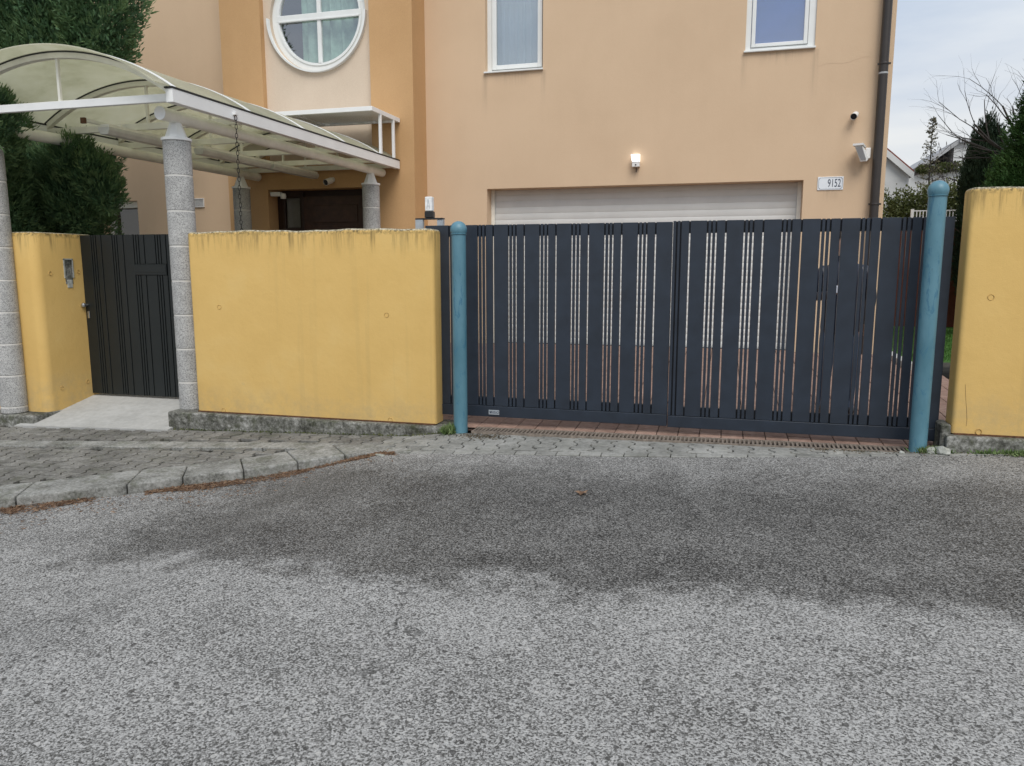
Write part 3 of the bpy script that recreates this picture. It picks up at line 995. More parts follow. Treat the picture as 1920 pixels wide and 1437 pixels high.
# gutted intercom niche on the return wall
ic = MB()
ic.box(-7.455, -7.44, 7.31, 7.325, 1.47, 1.69); ic.box(-7.455, -7.44, 7.43, 7.445, 1.47, 1.69); ic.box(-7.455, -7.44, 7.31, 7.445, 1.68, 1.695)
ic.build('niche_rim', 'rubble', W2)
ic = MB(); ic.box(-7.455, -7.446, 7.325, 7.43, 1.40, 1.68)
ic.build('niche_back', 'concrete', W2)
ic = MB(); ic.box(-7.455, -7.443, 7.345, 7.42, 1.355, 1.45)
ic.build('filler_patch', 'rubble', W2, 0.006)
W3 = rounded_wall('yellow_wall', 'taller yellow wall panel with a crack right of the blue post', 1.79, 5.2, 6.80, 7.02, 0.265, 2.205, 0.035)
pl = MB(); pl.box(1.745, 5.2, 6.735, 7.12, -0.2, 0.255)
pl.build('plinth', 'concrete', W3, 0.018, 2)
pl = MB(); pl.box(1.715, 1.788, 6.80, 7.02, 0.0, 0.335)
pl.build('plinth_end', 'concrete', W3, 0.01, 1)
jt = MB(); jt.box(1.81, 5.2, 6.796, 7.0, 0.25, 0.27)
jt.build('base_joint', 'rust', W3)
tie_hole(W3, 1.985, 6.80, 1.36); tie_hole(W3, 1.985, 6.797, 0.29)
ck = MB()
pts = [(1.86, 0.67), (1.868, 0.60), (1.875, 0.54), (1.888, 0.45), (1.895, 0.38), (1.893, 0.33)]
for (xa, za), (xb, zb) in zip(pts, pts[1:]):
    ck.add([(xa - .001, 6.7985, za), (xa + .001, 6.7985, za), (xb + .001, 6.7985, zb), (xb - .001, 6.7985, zb)], [(0, 1, 2, 3)])
ck.build('crack', 'rust', W3)

# ------------------------------------------------------------------ blue posts
def blue_post(x, y, z0, z1, label):
    t = thing('blue_post', label, 'post', (x, y, z0), 'blue posts beside the gate')
    R_ = 0.066
    mb = MB(); mb.lathe([(R_, -0.15), (R_, z1 - z0 - 0.115)], 28)
    link('pipe', mb.mesh('pipe', 'post', smooth=True), t).location = (0, 0, 0)
    pr = [(R_ - .004, z1 - z0 - 0.125), (0.075, z1 - z0 - 0.118)]
    rr = 0.077
    for k in range(0, 9):
        a = -0.5 + (math.pi / 2 + 0.5) * k / 8
        pr.append((max(0.002, rr * math.cos(a)), z1 - z0 - rr + rr * math.sin(a)))
    mb = MB(); mb.lathe(pr, 28)
    link('ball_cap', mb.mesh('ball_cap', 'post', smooth=True), t)
    for c in t.children:
        c.matrix_parent_inverse = Matrix()
    return t
blue_post(-2.375, 6.73, 0.02, 2.008, 'worn blue steel post with ball cap at the gate left edge')
blue_post(1.545, 6.76, 0.12, 2.255, 'worn blue steel post with ball cap at the gate right edge')

# ------------------------------------------------------------------ double gate
def gate_leaf(name, label, x0, x1, slat_edges, zt, zb, sticker=None):
    t = thing(name, label, 'gate', ((x0 + x1) / 2, 7.0, zb))
    for a, b_ in slat_edges:
        mb = MB(); mb.box(a, b_, 6.978, 7.006, zb + 0.108, zt)
        mb.build('slat', 'gate', t, 0.002, 1)
    mb = MB(); mb.box(x0, x1, 6.972, 7.05, zb, zb + 0.105)
    mb.build('bottom_rail', 'gate', t, 0.003, 1)
    mb = MB(); mb.box(x0, x1, 7.008, 7.05, zt - 0.105, zt - 0.004)
    mb.build('top_rail', 'gate_dark', t)
    mb = MB(); mb.box(x0, x1, 7.008, 7.05, zb + 0.107, zb + 0.185)
    mb.build('lower_rail', 'gate_dark', t)
    for a in (x0, x1 - 0.085):
        mb = MB(); mb.box(a, a + 0.085, 7.0085, 7.05, zb + 0.186, zt - 0.106)
        mb.build('stile', 'gate_dark', t)
    return t
gw = 0.0062
def slats_from(gaps, x0, x1):
    out = []
    xs_ = [x0] + gaps + [x1]
    for i, (a, b_) in enumerate(zip(xs_, xs_[1:])):
        out.append((a + (0 if i == 0 else gw), b_ - (0 if i == len(xs_) - 2 else gw)))
    return out
gl = [-2.56, -2.525]
for k in range(6):
    b0 = -2.273 + 0.2995 * k
    gl += [b0, b0 + 0.0355, b0 + 0.071, b0 + 0.150]
GL = gate_leaf('gate_leaf', 'left leaf of the anthracite slatted gate with a small maker plate', -2.80, -0.482, slats_from(gl[0:1] + gl[1:], -2.80, -0.482), 1.985, 0.163)
gr = [-0.443, -0.409, -0.332]
for k in range(6):
    b0 = -0.182 + 0.3065 * k
    gr += [b0, b0 + 0.0355, b0 + 0.072, b0 + 0.153]
GR = gate_leaf('gate_leaf', 'right leaf of the anthracite slatted gate next to the taller wall', -0.474, 1.735, slats_from(gr, -0.474, 1.735), 1.992, 0.155)
# maker plate
mb = MB(); mb.box(-2.172, -2.066, 6.966, 6.972, 0.186, 0.231)
PLT = mb.build('maker_plate', 'galv', GL, 0.001, 1)
tx = link('lettering', text_mesh('VISIO', 0.034, 0.0006), PLT)
tx.matrix_parent_inverse = Matrix()
tx.location = (-2.106, 6.9655, 0.208); tx.rotation_euler = (math.pi / 2, 0, 0)
hb = MB()
hb.add([(-2.152, 6.965, 0.203 + .012), (-2.158, 6.965, 0.219), (-2.164, 6.965, 0.213), (-2.152, 6.965, 0.197), (-2.140, 6.965, 0.213), (-2.146, 6.965, 0.219)], [(0, 1, 2, 3), (0, 3, 4, 5)])
hb.build('heart_mark', 'ink', PLT)

# small pedestrian gate
PG = thing('pedestrian_gate', 'small black slatted pedestrian gate with letter slot and steel knob', 'gate', (-6.75, 7.6, 0.06))
pgaps = [-7.293, -7.262, -7.228, -7.150, -6.99, -6.957, -6.923, -6.835, -6.69, -6.655, -6.62, -6.545, -6.39, -6.355, -6.32, -6.245]
xs_ = [-7.49] + pgaps + [-6.08]
for i, (a, b_) in enumerate(zip(xs_, xs_[1:])):
    segs = [(0.07, 1.97)]
    if -6.72 < a and b_ < -6.23:
        segs = [(0.07, 1.50), (1.632, 1.97)]
    for z0, z1 in segs:
        mb = MB(); mb.box(a + .006, b_ - .006, 7.585, 7.605, z0, z1)
        mb.build('slat', 'pedgate', PG, 0.002, 1)
mb = MB(); mb.box(-7.49, -6.08, 7.607, 7.63, 0.065, 1.968)
mb.build('back_panel', 'gate_dark', PG)
mb = MB(); mb.box(-6.70, -6.255, 7.578, 7.605, 1.505, 1.628)
mb.build('letter_box_front', 'pedgate', PG, 0.003, 1)
mb = MB(); mb.box(-6.69, -6.265, 7.574, 7.58, 1.535, 1.612)
mb.build('letter_flap', 'pedgate', PG, 0.003, 1)
mb = MB(); mb.tube((-7.425, 7.585, 1.145), (-7.425, 7.545, 1.145), 0.012, n=10); mb.lathe([(0.004, -.03), (0.024, -.018), (0.03, 0), (0.024, .018), (0.004, .03)], 14, (-7.425, 7.53, 1.145))
mb.build('knob', 'steel', PG, smooth=True)
mb = MB(); mb.box(-7.425, -7.395, 7.576, 7.586, 0.985, 1.07)
mb.build('lock_plate', 'steel', PG, 0.006, 2)

# ------------------------------------------------------------------ house
HY, BY = 12.5, 11.961
HOUSE = thing('house', 'peach rendered house with an orange entrance bay and a double garage', 'house', (-4, 12.5, 0.2))

def wall_open(name, mat, parent, y, x0, x1, z0, z1, openings, depth):
    xs_ = sorted(set([x0, x1] + [a for o in openings for a in o[:2]]))
    zs_ = sorted(set([z0, z1] + [a for o in openings for a in o[2:4]]))
    mb = MB()
    for a, b_ in zip(xs_, xs_[1:]):
        for c, d in zip(zs_, zs_[1:]):
            mx, mz = (a + b_) / 2, (c + d) / 2
            if any(o[0] < mx < o[1] and o[2] < mz < o[3] for o in openings):
                continue
            mb.quad((a, y, c), (b_, y, c), (b_, y, d), (a, y, d))
    for o in openings:
        a, b_, c, d = o[:4]
        yy = y + depth
        mb.quad((a, y, c), (a, y, d), (a, yy, d), (a, yy, c))
        mb.quad((b_, y, c), (b_, yy, c), (b_, yy, d), (b_, y, d))
        mb.quad((a, y, d), (b_, y, d), (b_, yy, d), (a, yy, d))
        mb.quad((a, y, c), (a, yy, c), (b_, yy, c), (b_, y, c))
    me = bpy.data.meshes.new(name)
    me.from_pydata(mb.v, [], mb.f)
    bm = bmesh.new(); bm.from_mesh(me)
    bmesh.ops.remove_doubles(bm, verts=bm.verts, dist=1e-4)
    bm.to_mesh(me); bm.free()
    me.materials.append(M[mat])
    return link(name, me, parent)

GAR = (-3.906, 1.036, 0.1, 2.872)
WA = (-3.92, -2.965, 4.715, 6.35)
WB = (0.12, 1.09, 4.75, 6.35)
wall_open('facade_wall', 'peach', HOUSE, HY, -4.97, 2.148, -0.3, 8.0, [GAR, WA, WB], 0.34)
WC = (-11.76, -10.87, 1.3, 2.842)
wall_open('side_facade_wall', 'peach', HOUSE, HY, -16, -8.46, -0.3, 8.0, [WC], 0.30)
mb = MB(); mb.quad((2.148, 12.5, -0.3), (2.148, 24, -0.3), (2.148, 24, 8.0), (2.148, 12.5, 8.0))
mb.quad((-16, 24, -0.3), (2.148, 24, -0.3), (2.148, 24, 8), (-16, 24, 8)); mb.quad((-16, 12.5, -0.3), (-16, 24, -0.3), (-16, 24, 8), (-16, 12.5, 8))
mb.build('gable_wall', 'peach', HOUSE)
mb = MB(); mb.box(-16.3, 2.4, 12.2, 24.3, 8.0, 8.25)  # flat slab out of view, added to block light from above
mb.build('unseen_roof_slab', 'roof', HOUSE)
# entrance bay
mb = MB(); mb.box(-5.707, -4.965, BY, 12.6, -0.3, 8.0)
mb.build('right_pilaster', 'orange', HOUSE)
mb = MB(); mb.box(-8.466, -7.692, BY, 12.6, -0.3, 8.0)
mb.build('left_pilaster', 'orange', HOUSE)
mb = MB(); mb.box(-7.692, -5.707, BY + 0.004, 12.35, 2.905, 3.35)
mb.build('door_lintel', 'orange', HOUSE)
mb = MB(); mb.box(-5.86, -5.707, BY + 0.01, 12.35, -0.3, 2.905)
mb.build('door_jamb', 'orange', HOUSE)
# recessed panel with a round opening
RYC, CX, CZ, CR = BY + 0.112, -6.695, 5.70, 0.875
mb = MB()
nseg = 96
rx0, rx1, rz0, rz1 = -7.692, -5.707, 3.35, 8.0
angs = sorted(set([2 * math.pi * i / nseg for i in range(nseg)] + [math.atan2(z - CZ, x - CX) % (2 * math.pi) for x in (rx0, rx1) for z in (rz0, rz1)]))
ins, outs, deep = [], [], []
for a in angs:
    c, s = math.cos(a), math.sin(a)
    ks = []
    if abs(c) > 1e-9: ks.append(((rx1 if c > 0 else rx0) - CX) / c)
    if abs(s) > 1e-9: ks.append(((rz1 if s > 0 else rz0) - CZ) / s)
    k = min(ks)
    ins.append((CX + CR * c, RYC, CZ + CR * s)); outs.append((CX + k * c, RYC, CZ + k * s)); deep.append((CX + CR * c, RYC + 0.35, CZ + CR * s))
n = len(angs)
mb.add(ins + outs + deep, [(i, n + i, n + (i + 1) % n, (i + 1) % n) for i in range(n)] + [(i, (i + 1) % n, 2 * n + (i + 1) % n, 2 * n + i) for i in range(n)])
mb.build('bay_panel', 'cream', HOUSE)

def ring(cx, cz, r0, r1, y0, y1, a0=0.0, a1=2 * math.pi, n=64):
    mb = MB()
    full = abs(a1 - a0 - 2 * math.pi) < 1e-6
    m = n if full else n + 1
    vs_ = []
    for i in range(m):
        a = a0 + (a1 - a0) * i / n
        c, s = math.cos(a), math.sin(a)
        vs_ += [(cx + r0 * c, y0, cz + r0 * s), (cx + r1 * c, y0, cz + r1 * s), (cx + r1 * c, y1, cz + r1 * s), (cx + r0 * c, y1, cz + r0 * s)]
    fs_ = []
    for i in range(n):
        j = (i + 1) % m
        for k in range(4):
            fs_.append((i * 4 + k, j * 4 + k, j * 4 + (k + 1) % 4, i * 4 + (k + 1) % 4))
    if not full:
        fs_ += [(0, 1, 2, 3), (n * 4 + 3, n * 4 + 2, n * 4 + 1, n * 4)]
    mb.add(vs_, fs_)
    return mb

RW = link('round_window', None, HOUSE, label='round window with white cross bars and green curtains')
RW.matrix_parent_inverse = Matrix()
RW.location = (0, 0, 0)
RW.matrix_parent_inverse = Matrix.Translation(-HOUSE.location)
ring(CX, CZ, 0.770, 0.874, RYC + 0.07, RYC + 0.16).build('frame', 'frame', RW, smooth=True)
ring(CX, CZ, 0.738, 0.778, RYC + 0.055, RYC + 0.12).build('sash', 'frame', RW, smooth=True)
ring(CX, CZ, 0.880, 0.908, RYC - 0.07, RYC + 0.075, math.pi * 1.0, math.pi * 2.0, 48).build('sill', 'frame', RW, smooth=True)
mb = MB(); mb.box(CX - .77, CX + .77, RYC + 0.05, RYC + 0.14, CZ - 0.045, CZ + 0.055); mb.build('transom', 'frame', RW, 0.006, 1)
mb = MB(); mb.box(CX - .74, CX + .74, RYC + 0.035, RYC + 0.06, CZ - 0.06, CZ - 0.03); mb.build('drip_bar', 'frame', RW, 0.005, 1)
mb = MB(); mb.box(CX - .032 + .0, CX + .032, RYC + 0.055, RYC + 0.12, CZ - 0.75, CZ + 0.75); mb.build('mullion', 'frame', RW, 0.006, 1)
mb = MB()
mb.add([(CX + .745 * math.cos(2 * math.pi * i / 48), RYC + 0.095, CZ + .745 * math.sin(2 * math.pi * i / 48)) for i in range(48)], [tuple(range(48))])
mb.build('pane', 'glass', RW)
mb = MB()
vv, ff = [], []
xs_ = np.linspace(CX - 0.40, CX + 0.85, 70)
for i, x in enumerate(xs_):
    yy = RYC + 0.24 + 0.035 * math.sin(x * 31) + 0.02 * math.sin(x * 57 + 1)
    vv += [(x, yy, CZ - 0.95), (x, yy, CZ + 0.95)]
for i in range(len(xs_) - 1):
    ff.append((2 * i, 2 * i + 2, 2 * i + 3, 2 * i + 1))
mb.add(vv, ff); mb.build('curtain', 'curtain', RW, smooth=True)
mb = MB(); mb.quad((CX - 1, RYC + .6, CZ - 1), (CX + 1, RYC + .6, CZ - 1), (CX + 1, RYC + .6, CZ + 1), (CX - 1, RYC + .6, CZ + 1))
mb.build('room_back', 'room', RW)

def window(name, label, o, y, blind, sash=0.07, left=0.05, right=0.05, sill=True, depth=0.12):
    x0, x1, z0, z1 = o
    w = link(name, None, HOUSE, label=label)
    w.matrix_parent_inverse = Matrix.Translation(-HOUSE.location)
    yf = y + depth
    fr = MB()
    fr.box(x0 - .01, x0 + left, yf, yf + 0.08, z0, z1); fr.box(x1 - right, x1 + .01, yf, yf + 0.08, z0, z1)
    fr.box(x0 + left, x1 - right, yf + .001, yf + 0.079, z0, z0 + 0.05)
    fr.build('frame', 'frame', w, 0.004, 1)
    sa = MB()
    a, b_ = x0 + left + .006, x1 - right - .006
    sa.box(a, a + sash, yf - .018, yf + 0.05, z0 + .056, z1); sa.box(b_ - sash, b_, yf - .018, yf + 0.05, z0 + .056, z1)
    sa.box(a + sash, b_ - sash, yf - .017, yf + .049, z0 + .056, z0 + .056 + sash * .9)
    sa.build('sash', 'frame', w, 0.006, 2)
    p = MB(); p.quad((a + sash, yf + .02, z0 + .1), (b_ - sash, yf + .02, z0 + .1), (b_ - sash, yf + .02, z1), (a + sash, yf + .02, z1))
    p.build('pane', 'glass_dark' if blind == 'room' else 'glass', w)
    c = MB()
    if blind == 'curtain_sky_pale':
        vv, ff = [], []
        xx = np.linspace(x0, x1, 60)
        for i, x in enumerate(xx):
            yy = yf + .075 + .012 * math.sin(x * 60) + .006 * math.sin(x * 113)
            vv += [(x, yy, z0), (x, yy, z1)]
        for i in range(59): ff.append((2 * i, 2 * i + 2, 2 * i + 3, 2 * i + 1))
        c.add(vv, ff)
    else:
        c.quad((x0, yf + .055, z0), (x1, yf + .055, z0), (x1, yf + .055, z1), (x0, yf + .055, z1))
    c.build('curtain' if blind == 'curtain_sky_pale' else 'blind', blind, w, smooth=True)
    if sill:
        s = MB(); s.box(x0 - .02, x1 + .01, y - .045, yf + .02, z0 - .022, z0 + .004)
        s.build('sill', 'frame', w, 0.004, 1)
    return w
window('window', 'tall window with pale curtain, whitened for reflected sky, above the garage', WA, HY, 'curtain_sky_pale', 0.075, 0.075, 0.03)
window('window', 'tall window with blue blind near the downpipe', WB, HY, 'blind_blue', 0.055, 0.075, 0.10, depth=0.03)
window('window', 'dark ground floor window behind the conifer', WC, HY, 'room', 0.03, 0.10, 0.05, depth=0.25)  # backed by a dark sheet that stands for the unlit room
mb = MB(); mb.box(-11.755, -10.875, HY + .10, HY + .245, 2.72, 2.840); mb.build('shutter_box', 'creamwhite', HOUSE, 0.004)

# garage roller shutter
GD = link('garage_door', None, HOUSE, label='pale grey roller shutter of the double garage')
GD.matrix_parent_inverse = Matrix.Translation(-HOUSE.location)
z = 0.30
while z < 2.87:
    mb = MB()
    x0, x1, y0 = -3.905, 1.035, HY + 0.30
    pr = [(0, 0), (-0.0032, 0.008), (-0.0044, 0.05), (-0.0032, 0.092), (0, 0.100)]
    vs_, fs_ = [], []
    for dy, dz in pr:
        vs_ += [(x0, y0 + dy, z + dz), (x1, y0 + dy, z + dz)]
    for i in range(len(pr) - 1):
        fs_.append((2 * i, 2 * i + 1, 2 * i + 3, 2 * i + 2))
    vs_ += [(x0, y0 + .001, z + 0.1005), (x1, y0 + .001, z + 0.1005), (x0, y0 + .001, z + 0.104), (x1, y0 + .001, z + 0.104)]
    fs_ += [(8, 9, 11, 10), (10, 11, 13, 12)]
    mb.add(vs_, fs_)
    mb.build('shutter_slat', 'shutter', GD, smooth=True)
    z += 0.104
for xa in (-3.906, 0.976):
    mb = MB(); mb.box(xa + .001, xa + 0.059, HY + 0.24, HY + 0.28, 0.1, 2.871); mb.build('guide_rail', 'creamwhite', GD)
mb = MB(); mb.box(-3.905, 1.035, HY + .27, HY + .32, 0.25, 0.30); mb.build('bottom_bar', 'black', GD)

# front door
FD = link('front_door', None, HOUSE, label='dark brown panelled entrance door with a narrow side light')
FD.matrix_parent_inverse = Matrix.Translation(-HOUSE.location)
DY = 12.2
mb = MB(); mb.box(-7.69, -5.86, DY + .05, DY + .1, 0.0, 2.905); mb.build('frame', 'wood2', FD)
mb = MB(); mb.box(-7.16, -5.95, DY, DY + .05, 0.2, 2.80); mb.build('leaf', 'wood', FD, 0.004, 1)
for zc in (1.75, 2.15, 2.50):
    mb = MB(); mb.box(-6.98, -6.12, DY - .018, DY, zc - 0.15, zc + 0.15); mb.build('raised_panel', 'wood', FD, 0.012, 2)
mb = MB(); mb.quad((-7.50, DY + .03, 2.28), (-7.24, DY + .03, 2.28), (-7.24, DY + .03, 2.78), (-7.50, DY + .03, 2.78)); mb.quad((-7.50, DY + .03, 1.2), (-7.24, DY + .03, 1.2), (-7.24, DY + .03, 2.16), (-7.50, DY + .03, 2.16))
mb.build('side_pane', simple('milky_side_light', (0.13, 0.125, 0.11), 0.25), FD)
mb = MB(); mb.box(-7.20, -7.15, DY - .01, DY + .049, 0.2, 2.905); mb.box(-7.56, -7.51, DY - .01, DY + .049, 0.2, 2.905); mb.box(-7.51, -7.20, DY - .005, DY + .049, 2.17, 2.27); mb.box(-7.51, -7.20, DY - .005, DY + .049, 2.79, 2.905)
mb.build('side_frame', 'wood2', FD, 0.004, 1)

# downpipe
DP = link('downpipe', None, HOUSE, label='dark brown rain downpipe at the house corner')
DP.matrix_parent_inverse = Matrix.Translation(-HOUSE.location)
mb = MB(); mb.tube((2.015, 12.40, 0.2), (2.005, 12.40, 8.0), 0.062, n=20); mb.build('pipe', 'pipe', DP, smooth=True)
for z in (2.49, 4.43, 6.3):
    mb = MB(); mb.lathe([(0.068, -.014), (0.07, 0), (0.068, .014)], 20, (2.012, 12.40, z)); mb.box(1.93, 2.10, 12.385, 12.415, z - .012, z + .012)
    mb.box(2.0, 2.02, 12.46, 12.5, z - .01, z + .01)
    mb.build('bracket', 'pipe', DP, smooth=False)
mb = MB(); mb.lathe([(0.0635, -.012), (0.0645, 0), (0.0635, .012)], 20, (2.011, 12.40, 4.30)); mb.build('sealant_ring', 'fargrey', DP)
mb = MB(); mb.box(2.15, 2.20, 13.2, 13.6, 3.1, 3.55); mb.build('meter_box', 'peach', HOUSE, 0.01)

# hairline cracks in the render (real slivers, a millimetre proud)
def crack(pts, w=0.003):
    mb = MB()
    for (xa, za), (xb, zb) in zip(pts, pts[1:]):
        mb.quad((xa, HY - .0015, za - w / 2), (xb, HY - .0015, zb - w / 2), (xb, HY - .0015, zb + w / 2), (xa, HY - .0015, za + w / 2))
    mb.build('hairline_crack', simple('crack_shade', (0.48, 0.33, 0.225), 0.95), HOUSE)
pp = [(-2.9 + .25 * i, 4.02 + .03 * math.sin(i * 2.1) + random.uniform(-.02, .02)) for i in range(12)]
crack([(1.15 + .1 * i, 4.47 + .02 * math.sin(i * 1.3) + .012 * i) for i in range(8)], 0.0025)

# vent grille
VG = thing('vent_grille', 'small white vent grille on the wall beside the stone column', 'vent', (-9.53, 12.48, 2.77))
mb = MB(); mb.box(-9.68, -9.38, 12.475, 12.5, 2.69, 2.705); mb.box(-9.68, -9.38, 12.475, 12.5, 2.835, 2.85); mb.box(-9.68, -9.665, 12.475, 12.5, 2.705, 2.835); mb.box(-9.395, -9.38, 12.475, 12.5, 2.705, 2.835)
mb.build('rim', 'plastic', VG)
for k in range(6):
    mb = MB(); zz = 2.712 + k * .0205; mb.add([(-9.665, 12.48, zz), (-9.395, 12.48, zz), (-9.395, 12.496, zz + .014), (-9.665, 12.496, zz + .014)], [(0, 1, 2, 3)]); mb.build('louvre', 'plastic', VG)
mb = MB(); mb.quad((-9.67, 12.498, 2.7), (-9.39, 12.498, 2.7), (-9.39, 12.498, 2.84), (-9.67, 12.498, 2.84)); mb.build('backing', 'fargrey', VG)

# house number plate
HN = thing('house_number_plate', 'white enamel house number plate reading 9152', 'sign', (1.41, 12.49, 2.81))
mb = MB(); mb.box(1.232, 1.588, 12.487, 12.499, 2.715, 2.905); mb.build('plate', 'enamel', HN, 0.003, 2)
tx = link('number', text_mesh('9152', 0.165, 0.001), HN)
tx.matrix_parent_inverse = Matrix.Translation(-HN.location)
tx.location = (1.462, 12.4855, 2.808); tx.rotation_euler = (math.pi / 2, 0, 0); tx.scale = (0.56, 0.98, 1)
mb = MB()
bx0, bx1, bz0, bz1, c, w = 1.245, 1.575, 2.727, 2.893, 0.022, 0.004
loop = [(bx0 + c, bz0), (bx1 - c, bz0), (bx1, bz0 + c), (bx1, bz1 - c), (bx1 - c, bz1), (bx0 + c, bz1), (bx0, bz1 - c), (bx0, bz0 + c)]
ctr = ((bx0 + bx1) / 2, (bz0 + bz1) / 2)
inn = [(x + (w if x < ctr[0] else -w), z + (w if z < ctr[1] else -w)) for x, z in loop]
n = 8
mb.add([(x, 12.486, z) for x, z in loop] + [(x, 12.486, z) for x, z in inn], [(i, (i + 1) % n, n + (i + 1) % n, n + i) for i in range(n)])
mb.build('border_line', 'ink', HN)

# lit wall lamp over the garage
WL = thing('wall_lamp', 'small white lit sensor lamp on the wall above the garage', 'lamp', (-1.45, 12.46, 3.23))
mb = MB(); mb.add([(-1.513, 12.5, 3.22), (-1.393, 12.5, 3.22), (-1.393, 12.5, 3.335), (-1.513, 12.5, 3.335), (-1.505, 12.38, 3.225), (-1.385, 12.38, 3.225), (-1.405, 12.40, 3.325), (-1.525, 12.40, 3.325)], [(0, 1, 5, 4), (4, 5, 6, 7), (3, 7, 6, 2), (0, 4, 7, 3), (1, 2, 6, 5)])
mb.build('lit_diffuser', 'lamp', WL)
mb = MB(); mb.box(-1.505, -1.39, 12.40, 12.499, 3.135, 3.219); mb.build('housing', 'plastic', WL, 0.006, 2)
mb = MB(); mb.tube((-1.447, 12.405, 3.165), (-1.447, 12.393, 3.165), 0.011, n=10); mb.build('sensor_eye', 'black', WL)
mb = MB(); mb.tube((-1.447, 12.49, 3.135), (-1.445, 12.49, 3.065), 0.006, n=6); mb.build('cable', 'black', WL)

def bullet_cam(name, label, base, front, r):
    b, f_ = Vector(base), Vector(front)
    t = thing(name, label, 'camera', base)
    d = (f_ - b).normalized()
    mb = MB(); mb.tube(b + d * .05, f_, r, n=20); mb.tube(f_, f_ + d * .02, r, r * 1.02, n=20, caps=False)
    mb.build('body', 'plastic', t, smooth=True)
    mb = MB(); mb.tube(f_, f_ + d * .012, r * .88, n=20); mb.build('lens', 'black', t, smooth=True)
    mb = MB(); mb.tube(b, b + d * .06, r * .4, n=10); mb.tube(b, b + Vector((0, -.012, 0)), r * .8, n=14); mb.build('mount', 'plastic', t)
    return t
bullet_cam('security_camera', 'white bullet camera high beside the brown downpipe', (1.70, 12.5, 3.78), (1.655, 12.36, 3.725), 0.045)
bullet_cam('security_camera', 'white bullet camera above the dark entrance door', (-6.44, 11.96, 3.04), (-6.48, 11.80, 2.985), 0.05)
# outdoor motion detector by the pipe
MD = thing('motion_detector', 'angled white motion detector on the wall left of the downpipe', 'detector', (1.80, 12.45, 3.22))
mb = MB(); mb.box(1.85, 1.92, 12.42, 12.5, 3.14, 3.29); mb.build('bracket', 'plastic', MD, 0.008)
mb = MB()
mb.add([(1.675, 12.26, 3.30), (1.775, 12.22, 3.30), (1.84, 12.40, 3.27), (1.76, 12.44, 3.27), (1.77, 12.30, 3.08), (1.855, 12.27, 3.08), (1.90, 12.42, 3.13), (1.82, 12.45, 3.13)], [(0, 1, 2, 3), (4, 7, 6, 5), (0, 4, 5, 1), (1, 5, 6, 2), (2, 6, 7, 3), (3, 7, 4, 0)])
mb.build('body', 'plastic', MD, 0.008, 2)
mb = MB(); mb.add([(1.65, 12.245, 3.301), (1.78, 12.195, 3.301), (1.85, 12.40, 3.285), (1.75, 12.46, 3.285), (1.65, 12.245, 3.33), (1.78, 12.195, 3.33), (1.85, 12.40, 3.31), (1.75, 12.46, 3.31)], [(0, 3, 2, 1), (4, 5, 6, 7), (0, 1, 5, 4), (1, 2, 6, 5), (2, 3, 7, 6), (3, 0, 4, 7)])
mb.build('rain_hood', 'plastic', MD)
mb = MB(); mb.add([(1.686, 12.248, 3.275), (1.768, 12.216, 3.275), (1.842, 12.258, 3.105), (1.778, 12.283, 3.105)], [(0, 1, 2, 3)]); mb.build('sensor_window', 'fargrey', MD)
# door contact lamp / detector in the porch corner
PD = thing('porch_detector', 'small white detector in the corner above the entrance door', 'detector', (-7.43, 12.0, 2.82))
mb = MB(); mb.box(-7.66, -7.47, 11.98, 12.06, 2.80, 2.87); mb.build('base', 'plastic', PD, 0.006)
mb = MB(); mb.lathe([(0.012, -.05), (0.045, -.045), (0.05, 0), (0.04, .04), (0.01, .045)], 16, (-7.42, 12.0, 2.80)); mb.build('head', 'plastic', PD, smooth=True)

# ------------------------------------------------------------------ entrance canopy
CAN = thing('entrance_canopy', 'vaulted cream translucent canopy on four grey stone columns', 'canopy', (-6.67, 9.2, 0.0))
XC, HW, ZE, RISE = -6.67, 1.42, 3.30, 0.43
RR = (HW * HW + RISE * RISE) / (2 * RISE)
ZC = ZE + RISE - RR
AM = math.asin(HW / RR)
def arc_pt(t, r):      # t in -1..1
    a = t * AM
    return (XC + r * math.sin(a), ZC + r * math.cos(a))
def arc_strip(y0, y1, r0, r1, n=28, t0=-1.0, t1=1.0):
    mb = MB(); vs_ = []; fs_ = []
    for i in range(n + 1):
        t = t0 + (t1 - t0) * i / n
        (xa, za), (xb, zb) = arc_pt(t, r0), arc_pt(t, r1)
        vs_ += [(xa, y0, za), (xb, y0, zb), (xb, y1, zb), (xa, y1, za)]
    for i in range(n):
        for k in range(4):
            fs_.append((i * 4 + k, i * 4 + 4 + k, i * 4 + 4 + (k + 1) % 4, i * 4 + (k + 1) % 4))
    fs_ += [(0, 1, 2, 3), (n * 4, n * 4 + 3, n * 4 + 2, n * 4 + 1)]
    mb.add(vs_, fs_)
    return mb
RIBS = [6.62, 7.86, 9.01, 10.10, 11.20]
for i, y in enumerate(RIBS + [11.88]):
    arc_strip(y - .03, y + .03, RR - .055, RR - .002).build('rib', 'creamwhite', CAN, smooth=True)
    g_ = arc_strip(y - .035, y + .035, RR - .0015, RR + .012); g_.build('gasket', 'rubber', CAN, smooth=True)
    mb = MB(); mb.box(-8.07, -5.29, y - .022, y + .022, 3.185, 3.262)
    mb.build('tie_bar', 'white' if i == 0 else 'creamwhite', CAN, 0.004, 1)
    for xk in ((-6.60,) if i < 3 else (-6.9, -6.3)):
        t = math.asin((xk - XC) / RR) / AM
        mb = MB(); mb.box(xk - .014, xk + .014, y - .014, y + .014, 3.262, arc_pt(t, RR - .055)[1])
        mb.build('king_post', 'creamwhite', CAN)
    if i < 5:
        arc_strip(y - .03, y + .03, RR + .0235, RR + .031, t0=-1, t1=1).build('cover_strip', 'white', CAN, smooth=True)
